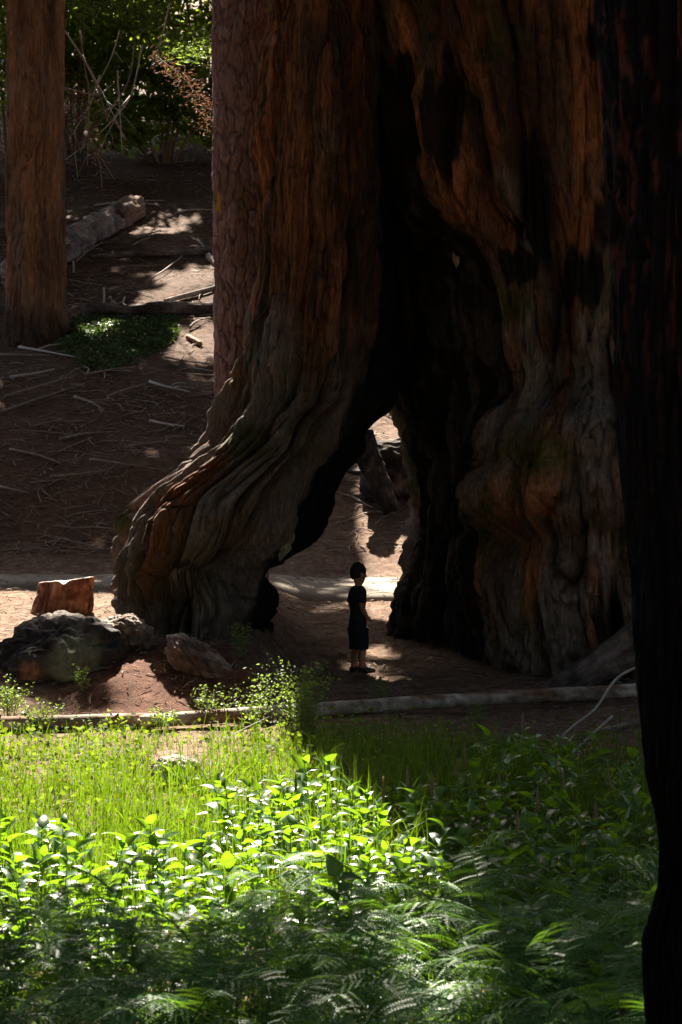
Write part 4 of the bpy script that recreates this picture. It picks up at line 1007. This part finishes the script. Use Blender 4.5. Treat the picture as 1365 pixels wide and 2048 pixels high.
# ------------------------------------------------------------------ meadow
def leaf_mesh(name, L, W, droop, fold, mat, kind='tri', seed=0):
    rg = random.Random(seed); n = 6; v = []; f = []
    for i in range(n + 1):
        t = i / n
        wd = W * (1.3 * min(1, .25 + t * 5) * (1 - t) ** .75 if kind == 'tri' else math.sin(math.pi * (.05 + .95 * t)) ** .7)
        if i == n: wd = 0.001
        y = L * t; z = L * (.18 * math.sin(t * 1.7)) - droop * L * t * t
        tw = rg.uniform(-.06, .06)
        v += [(-wd, y, z + fold * wd + tw * wd), (0, y, z), (wd, y, z + fold * wd - tw * wd)]
    for i in range(n):
        a = i * 3
        f += [(a, a + 1, a + 4, a + 3), (a + 1, a + 2, a + 5, a + 4)]
    me_ = bpy.data.meshes.new(name); me_.from_pydata(v, [], f); me_.materials.append(mat)
    me_.polygons.foreach_set('use_smooth', np.ones(len(me_.polygons), bool))
    return me_
HL = [leaf_mesh('leaf', random.uniform(.13, .19), random.uniform(.032, .052), random.uniform(.05, .6), random.uniform(.1, .55), M['herb'], 'tri', i) for i in range(9)]
STEMS = []
for i in range(4):
    h = .32 + .05 * i; mb = MB(); lean = Vector((random.uniform(-.06, .06), random.uniform(-.06, .06), 0))
    mb.tube([Vector((0, 0, 0)), lean * .4 + Vector((0, 0, h * .5)), lean + Vector((0, 0, h))], [.0045, .0035, .002], 5)
    me_ = bpy.data.meshes.new('stem'); me_.from_pydata([tuple(q) for q in mb.v], [], mb.f); me_.materials.append(M['stem']); STEMS.append((me_, h, lean))
def herb(x, y, label, group, sc=1.0, nl=12):
    z0 = gz(x, y); o = thing('broadleaf_herb', (x, y, z0 - .02), label, 'plant', group, random.uniform(0, 6.28))
    me_, h, lean = random.choice(STEMS)
    inst('stem', me_, o, Matrix.Scale(sc, 4))
    a = random.uniform(0, 6.28)
    for k in range(nl):
        t = .22 + .78 * (k + .5) / nl; a += 2.399 + random.uniform(-.4, .4)
        pos = (lean * t * t + Vector((0, 0, h * t))) * sc
        tilt = lerp(-.1, .75, t ** 2.2) + random.uniform(-.4, .4); s = (.62 + .34 * sc) * (1.08 - .4 * t) * random.uniform(.65, 1.15)
        inst('leaf', random.choice(HL), o, Matrix.Translation(pos) @ Euler((tilt, random.uniform(-.75, .75), a)).to_matrix().to_4x4() @ Matrix.Scale(s, 4))
    return o
def spread(n, y0, y1, mind, edge=1.0, reject=None, tries=30000):
    out = []; grid = {}
    for _ in range(tries):
        if len(out) >= n: break
        y = random.uniform(y0, y1); hw = .1715 * y + .25 * edge; x = random.uniform(-hw, hw)
        if reject and reject(x, y): continue
        gk = (int(x / mind), int(y / mind))
        if any((x - a) ** 2 + (y - b_) ** 2 < mind * mind for i in (-1, 0, 1) for j in (-1, 0, 1) for a, b_ in grid.get((gk[0] + i, gk[1] + j), [])): continue
        grid.setdefault(gk, []).append((x, y)); out.append((x, y))
    return out
def place(px, rows, y):
    side = ('at the left edge of the meadow' if px < 150 else 'left of centre' if px < 420 else 'below the sequoia foot' if px < 640 else 'straight below the child' if px < 830 else 'below the charred wall' if px < 1020 else 'below the right leg of the sequoia' if px < 1190 else 'beside the burnt black trunk')
    for lim, word in rows:
        if y < lim: return word + ' ' + side
def herb_zone(x, y):
    px = x / y * FPX + 682
    lim = 11.0 + 2.0 * float(sstep(250, 600, px)) + 1.2 * float(sstep(850, 950, px)) + .4 * math.sin(px * .013)
    return y > lim
HROWS = [(8.8, 'nearest row'), (9.9, 'second row'), (11.0, 'middle row'), (12.2, 'fourth row'), (99, 'farthest row')]
for (x, y) in spread(299, 7.7, 14.6, .155, reject=herb_zone):
    px = x / y * FPX + 682
    lab, grp = (('gleaming sunlit broad-leaved herb, ' + place(px, HROWS, y), 'sunlit broad-leaved herbs') if px < 830 else
                ('shaded bluish broad-leaved herb, ' + place(px, HROWS, y), 'shaded broad-leaved herbs'))
    herb(x, y, lab, grp, random.uniform(.75, 1.15), random.randint(14, 18))

def frond_mesh(L, seed):
    rg = random.Random(seed); mb = MB(); n = 15
    arch = rg.uniform(.30, .55); side = rg.uniform(-.12, .12)
    def cur(t): return Vector((side * L * t * t, L * t * (1 - .10 * t), L * (arch * t - (arch + .12) * t * t)))
    mb.tube([cur(i / 8) for i in range(9)], list(np.linspace(.0035, .001, 9)), 4)
    for i in range(2, n + 1):
        t = i / (n + 1); c = cur(t); d = (cur(min(1, t + .02)) - c).normalized()
        pl = L * .40 * (1 - t) ** .85 * min(1, t * 4.5) * rg.uniform(.8, 1.1) + .012
        for sd in (-1, 1):
            ax = (Vector((sd, 0, 0)) + d * rg.uniform(.35, .6) + Vector((0, 0, rg.uniform(-.35, .15)))).normalized()
            m_ = max(4, int(pl / .011)); tw = rg.uniform(-.5, .5)
            e0 = (d + Vector((0, 0, tw))).normalized()
            for k in range(m_):
                q = (k + .5) / m_; p_ = c + ax * pl * q + Vector((0, 0, -pl * .3 * q * q)); ln = (.0125 * (1 - q) ** .7 + .0025) * (L / .5)
                h_ = ax * (pl / m_ * .42)
                for s2 in (-1, 1):
                    e = (e0 * s2 + ax * .55).normalized() * ln
                    b_ = len(mb.v); mb.v += [p_ - h_, p_ + h_, p_ + e + h_ * .4]; mb.f.append((b_, b_ + 1, b_ + 2))
    me_ = bpy.data.meshes.new('frond'); me_.from_pydata([tuple(q) for q in mb.v], [], mb.f); me_.materials.append(M['fern'])
    return me_
FR = [frond_mesh(.40 + .03 * i, i) for i in range(7)]
def fern(x, y, label, group, sc=1.0):
    o = thing('fern', (x, y, gz(x, y) + .05), label, 'fern', group, random.uniform(0, 6.28))
    n = random.randint(5, 8); a = 0
    for k in range(n):
        a += 6.283 / n + random.uniform(-.25, .25)
        pet = random.uniform(.2, .5) * sc
        inst('frond', random.choice(FR), o, Matrix.Translation((0, 0, pet)) @ Euler((random.uniform(-.25, .65), random.uniform(-.4, .4), a)).to_matrix().to_4x4() @ Matrix.Scale(sc * random.uniform(.8, 1.15), 4))
    return o
for (x, y) in spread(200, 4.9, 9.2, .17):
    px = x / y * FPX + 682
    if y > 8.4 and px < 500: continue
    if y > 8.7 and random.random() < .5: continue
    lab, grp = 'lacy green fern, ' + place(px, [(6.0, 'nearest row'), (6.8, 'second row'), (7.6, 'third row'), (8.4, 'fourth row'), (99, 'farthest row')], y), 'foreground ferns'
    if abs(x - .3) < .2 and 7.0 < y < 8.4: lab, grp = 'lacy fern caught in a spot of sunlight in the foreground', 'ferns in the small sun spot'
    fern(x, y, lab, grp, random.uniform(.6, 1.0))

# grass, one mass of blades
def blades(n, y0, y1, hmin, hmax, wmin, wmax, mat, name, label, seed, dens=None, lean=.25):
    rg = np.random.default_rng(seed)
    y = rg.uniform(y0, y1, n); x = rg.uniform(-1, 1, n) * (.1715 * y + .5)
    if dens is not None:
        k = rg.random(n) < dens(x, y) * (.18 + .82 * sstep(-.15, .25, noise(x * 3.2, y * 3.2, 0, seed + 7) + .5 * noise(x * 11, y * 11, 0, seed + 8))); x, y = x[k], y[k]
    n = len(x); z = ground(x, y)
    h = rg.uniform(hmin, hmax, n) * (1 + .55 * noise(x * 2.2, y * 2.2, 0, seed) + .2 * noise(x * 7, y * 7, 0, seed + 1)); w_ = rg.uniform(wmin, wmax, n); h = h * (1 - .5 * sstep(13.5, 16.2, y))
    a = rg.uniform(0, 6.283, n); b_ = rg.uniform(0, 6.283, n); ln = rg.random(n) ** 1.5 * lean * 2
    dx, dy = np.cos(a) * ln * h, np.sin(a) * ln * h; wx, wy = np.cos(b_) * w_, np.sin(b_) * w_
    base = np.stack([x, y, z - .02], -1); W = np.stack([wx, wy, 0 * wx], -1)
    lv = []
    for t, wt in ((0, .8), (.4, 1), (.75, .7), (1, .05)):
        c0 = base + np.stack([dx * t * t, dy * t * t, h * (t - .25 * ln * t * t)], -1); lv += [c0 - W * wt, c0 + W * wt]
    V = np.stack(lv, 1).reshape(-1, 3)
    fb = np.array([[0, 1, 3, 2], [2, 3, 5, 4], [4, 5, 7, 6]])
    return tag(mesh_obj(name, V, (np.arange(n)[:, None, None] * 8 + fb[None]).reshape(-1, 4), mat), label, 'grass', None, 'stuff')
def gd(x, y):
    px = x / y * FPX + 682
    bare = sstep(1, .6, np.hypot((px - 370) / 110, (y - 15.6) / 1.2))
    right = .25 * sstep(880, 960, px) + .7 * sstep(980, 1080, px) * sstep(15.8, 16.5, y)
    edge = sstep(17.4, 16.4, y + .5 * noise(x * 1.5, y, 0, 91))
    return np.clip((1 - .9 * bare) * (1 - .85 * right) * edge, 0, 1)
blades(40000, 10.2, 17.4, .18, .46, .002, .0045, M['grass'], 'meadow_grass', 'bright green grass between the herbs and the fallen log', 1, gd, .42)
blades(1500, 11.0, 16.0, .28, .5, .004, .0075, M['grass'], 'sedge', 'broad-bladed sedge tufts among the grass', 6, lambda x, y: gd(x, y) * sstep(-.1, .3, noise(x * 2, y * 2, 0, 95)) * sstep(-1.6, -.4, x), .5)
blades(9000, 5.0, 11.0, .15, .38, .002, .004, M['grass'], 'under_grass', 'grass growing up between the ferns and broad-leaved herbs', 2)
blades(1500, 9.5, 16.8, .25, .5, .0012, .0028, M['seed'], 'dry_grass', 'dry tan grass stems mixed into the green grass', 4, gd, .35)
# small-leaved ground plants among the grass
rg = np.random.default_rng(8); n = 24000
y = rg.uniform(5, 17.2, n); x = rg.uniform(-1, 1, n) * (.1715 * y + .5)
k = rg.random(n) < np.where(y > 12, gd(x, y), .8); x, y = x[k], y[k]; n = len(x)
pts = np.stack([x, y, ground(x, y) + .02 + .22 * rg.random(n) * np.where(y > 12, 1, .8)], -1)
v, f = leaf_cards(pts, rg.uniform(.012, .03, n), rg, 1.5, .4)
tag(mesh_obj('low_herbs', v, f, M['cover']), 'low small-leaved herbs filling the meadow floor', 'ground cover', None, 'stuff')
n = 260; y = rg.uniform(5.5, 16, n); x = rg.uniform(-1, 1, n) * (.1715 * y + .2); k = (x > .1) | (rg.random(n) < .3); x, y = x[k], y[k]
pts = np.stack([x, y, ground(x, y) + rg.uniform(.25, .45, len(x))], -1)
v, f = leaf_cards(np.repeat(pts, 4, 0), np.full(len(x) * 4, .007), rg, 1.3, .4)
tag(mesh_obj('tiny_flowers', v, f, M['yellow']), 'scattering of tiny yellow flowers in the meadow', 'flowers', None, 'stuff')

# feathery herbs growing up past the fallen log
def feathery(px, py, d, h, wdt, n, label, seed):
    p_ = at(px, py, d); p_.z = gz(p_.x, p_.y); rg = random.Random(seed)
    o = thing('feathery_herb', p_, label, 'plant', 'feathery herbs beside the log')
    mb = MB(); cs = []
    for k in range(n):
        a = rg.uniform(0, 6.28); q = rg.uniform(.2, 1) * wdt; tip = Vector((math.cos(a) * q, math.sin(a) * q * .6, h * rg.uniform(.6, 1)))
        b0 = Vector((tip.x * .25, tip.y * .25, 0)); mid = Vector((tip.x * .5, tip.y * .5, tip.z * .55))
        mb.tube([b0, mid, tip], [.003, .0025, .001], 4)
        for j in range(34):
            t = rg.uniform(.3, 1); c = (mid.lerp(tip, (t - .5) * 2) if t > .5 else b0.lerp(mid, t * 2)); cs.append(c + Vector((rg.gauss(0, .035), rg.gauss(0, .035), rg.gauss(0, .02))))
    mb.build('stem', M['stem'], o)
    v, f = leaf_cards(np.array([list(c) for c in cs]), np.random.default_rng(seed).uniform(.008, .02, len(cs)), np.random.default_rng(seed), 2.2, .6)
    tag(mesh_obj('foliage', v, f, M['wisp'], o), kind='stuff')
for a in [(592, 1500, 16.4, .74, .40, 44, 'largest feathery herb, bushing up over the middle of the log', 1), (505, 1500, 17.0, .52, .20, 12, 'slim feathery herb just left of the largest one', 2), (762, 1440, 18.0, .42, .13, 6, 'small feathery herb right of the largest one, behind the log', 3),
          (484, 1350, 18.9, .38, .15, 7, 'thin shaded herb at the sequoia foot above the root hump', 4), (18, 1440, 17.6, .45, .28, 14, 'bright leafy herb at the left edge in front of the boulder', 5), (165, 1370, 18.2, .24, .10, 5, 'little herb growing below the boulder', 6),
          (430, 1455, 17.5, .36, .30, 12, 'low feathery herb at the log beneath the root hump', 7), (330, 1470, 17.3, .24, .35, 10, 'low feathery herb spilling over the log end', 8), (960, 1490, 17.2, .28, .12, 5, 'small feathery herb below the log in the shade', 9), (80, 1470, 17.2, .3, .3, 12, 'sunlit herb sprawling over the short left log', 10)]:
    feathery(*a)
# seed stalks
for i, (px, py, d) in enumerate([(1035, 1440, 13.6), (1075, 1590, 11.0), (1030, 1640, 10.2), (1215, 1545, 11.6), (945, 1500, 13.0), (870, 1560, 11.6), (845, 1580, 11.4), (905, 1530, 12.2), (830, 1545, 11.9), (985, 1560, 11.8), (1125, 1560, 11.9), (760, 1570, 11.5), (600, 1560, 12.0), (1180, 1620, 10.6)]):
    p_ = at(px, py, d); z0 = gz(p_.x, p_.y); h = max(.35, p_.z - z0)
    o = thing('seed_stalk', (p_.x, p_.y, z0), 'slender upright stalk with a brown seed head rising above the shaded herbs' if px > 860 else 'slender upright stalk with a brown seed head among the sunlit herbs', 'stalk', 'brown seed stalks in the shade' if px > 860 else 'brown seed stalks in the sun')
    l = random.uniform(-.05, .05)
    MB().tube([(0, 0, 0), (l * .3, 0, h * .5), (l, 0, h)], [.004, .0035, .0025], 5).build('stem', M['stem'], o, True)
    MB().tube([(l, 0, h - .10), (l, 0, h - .06), (l * 1.02, 0, h), (l * 1.05, 0, h + .05)], [.004, .010, .008, .002], 7, True, .3).build('seed_head', M['seed'], o, True)
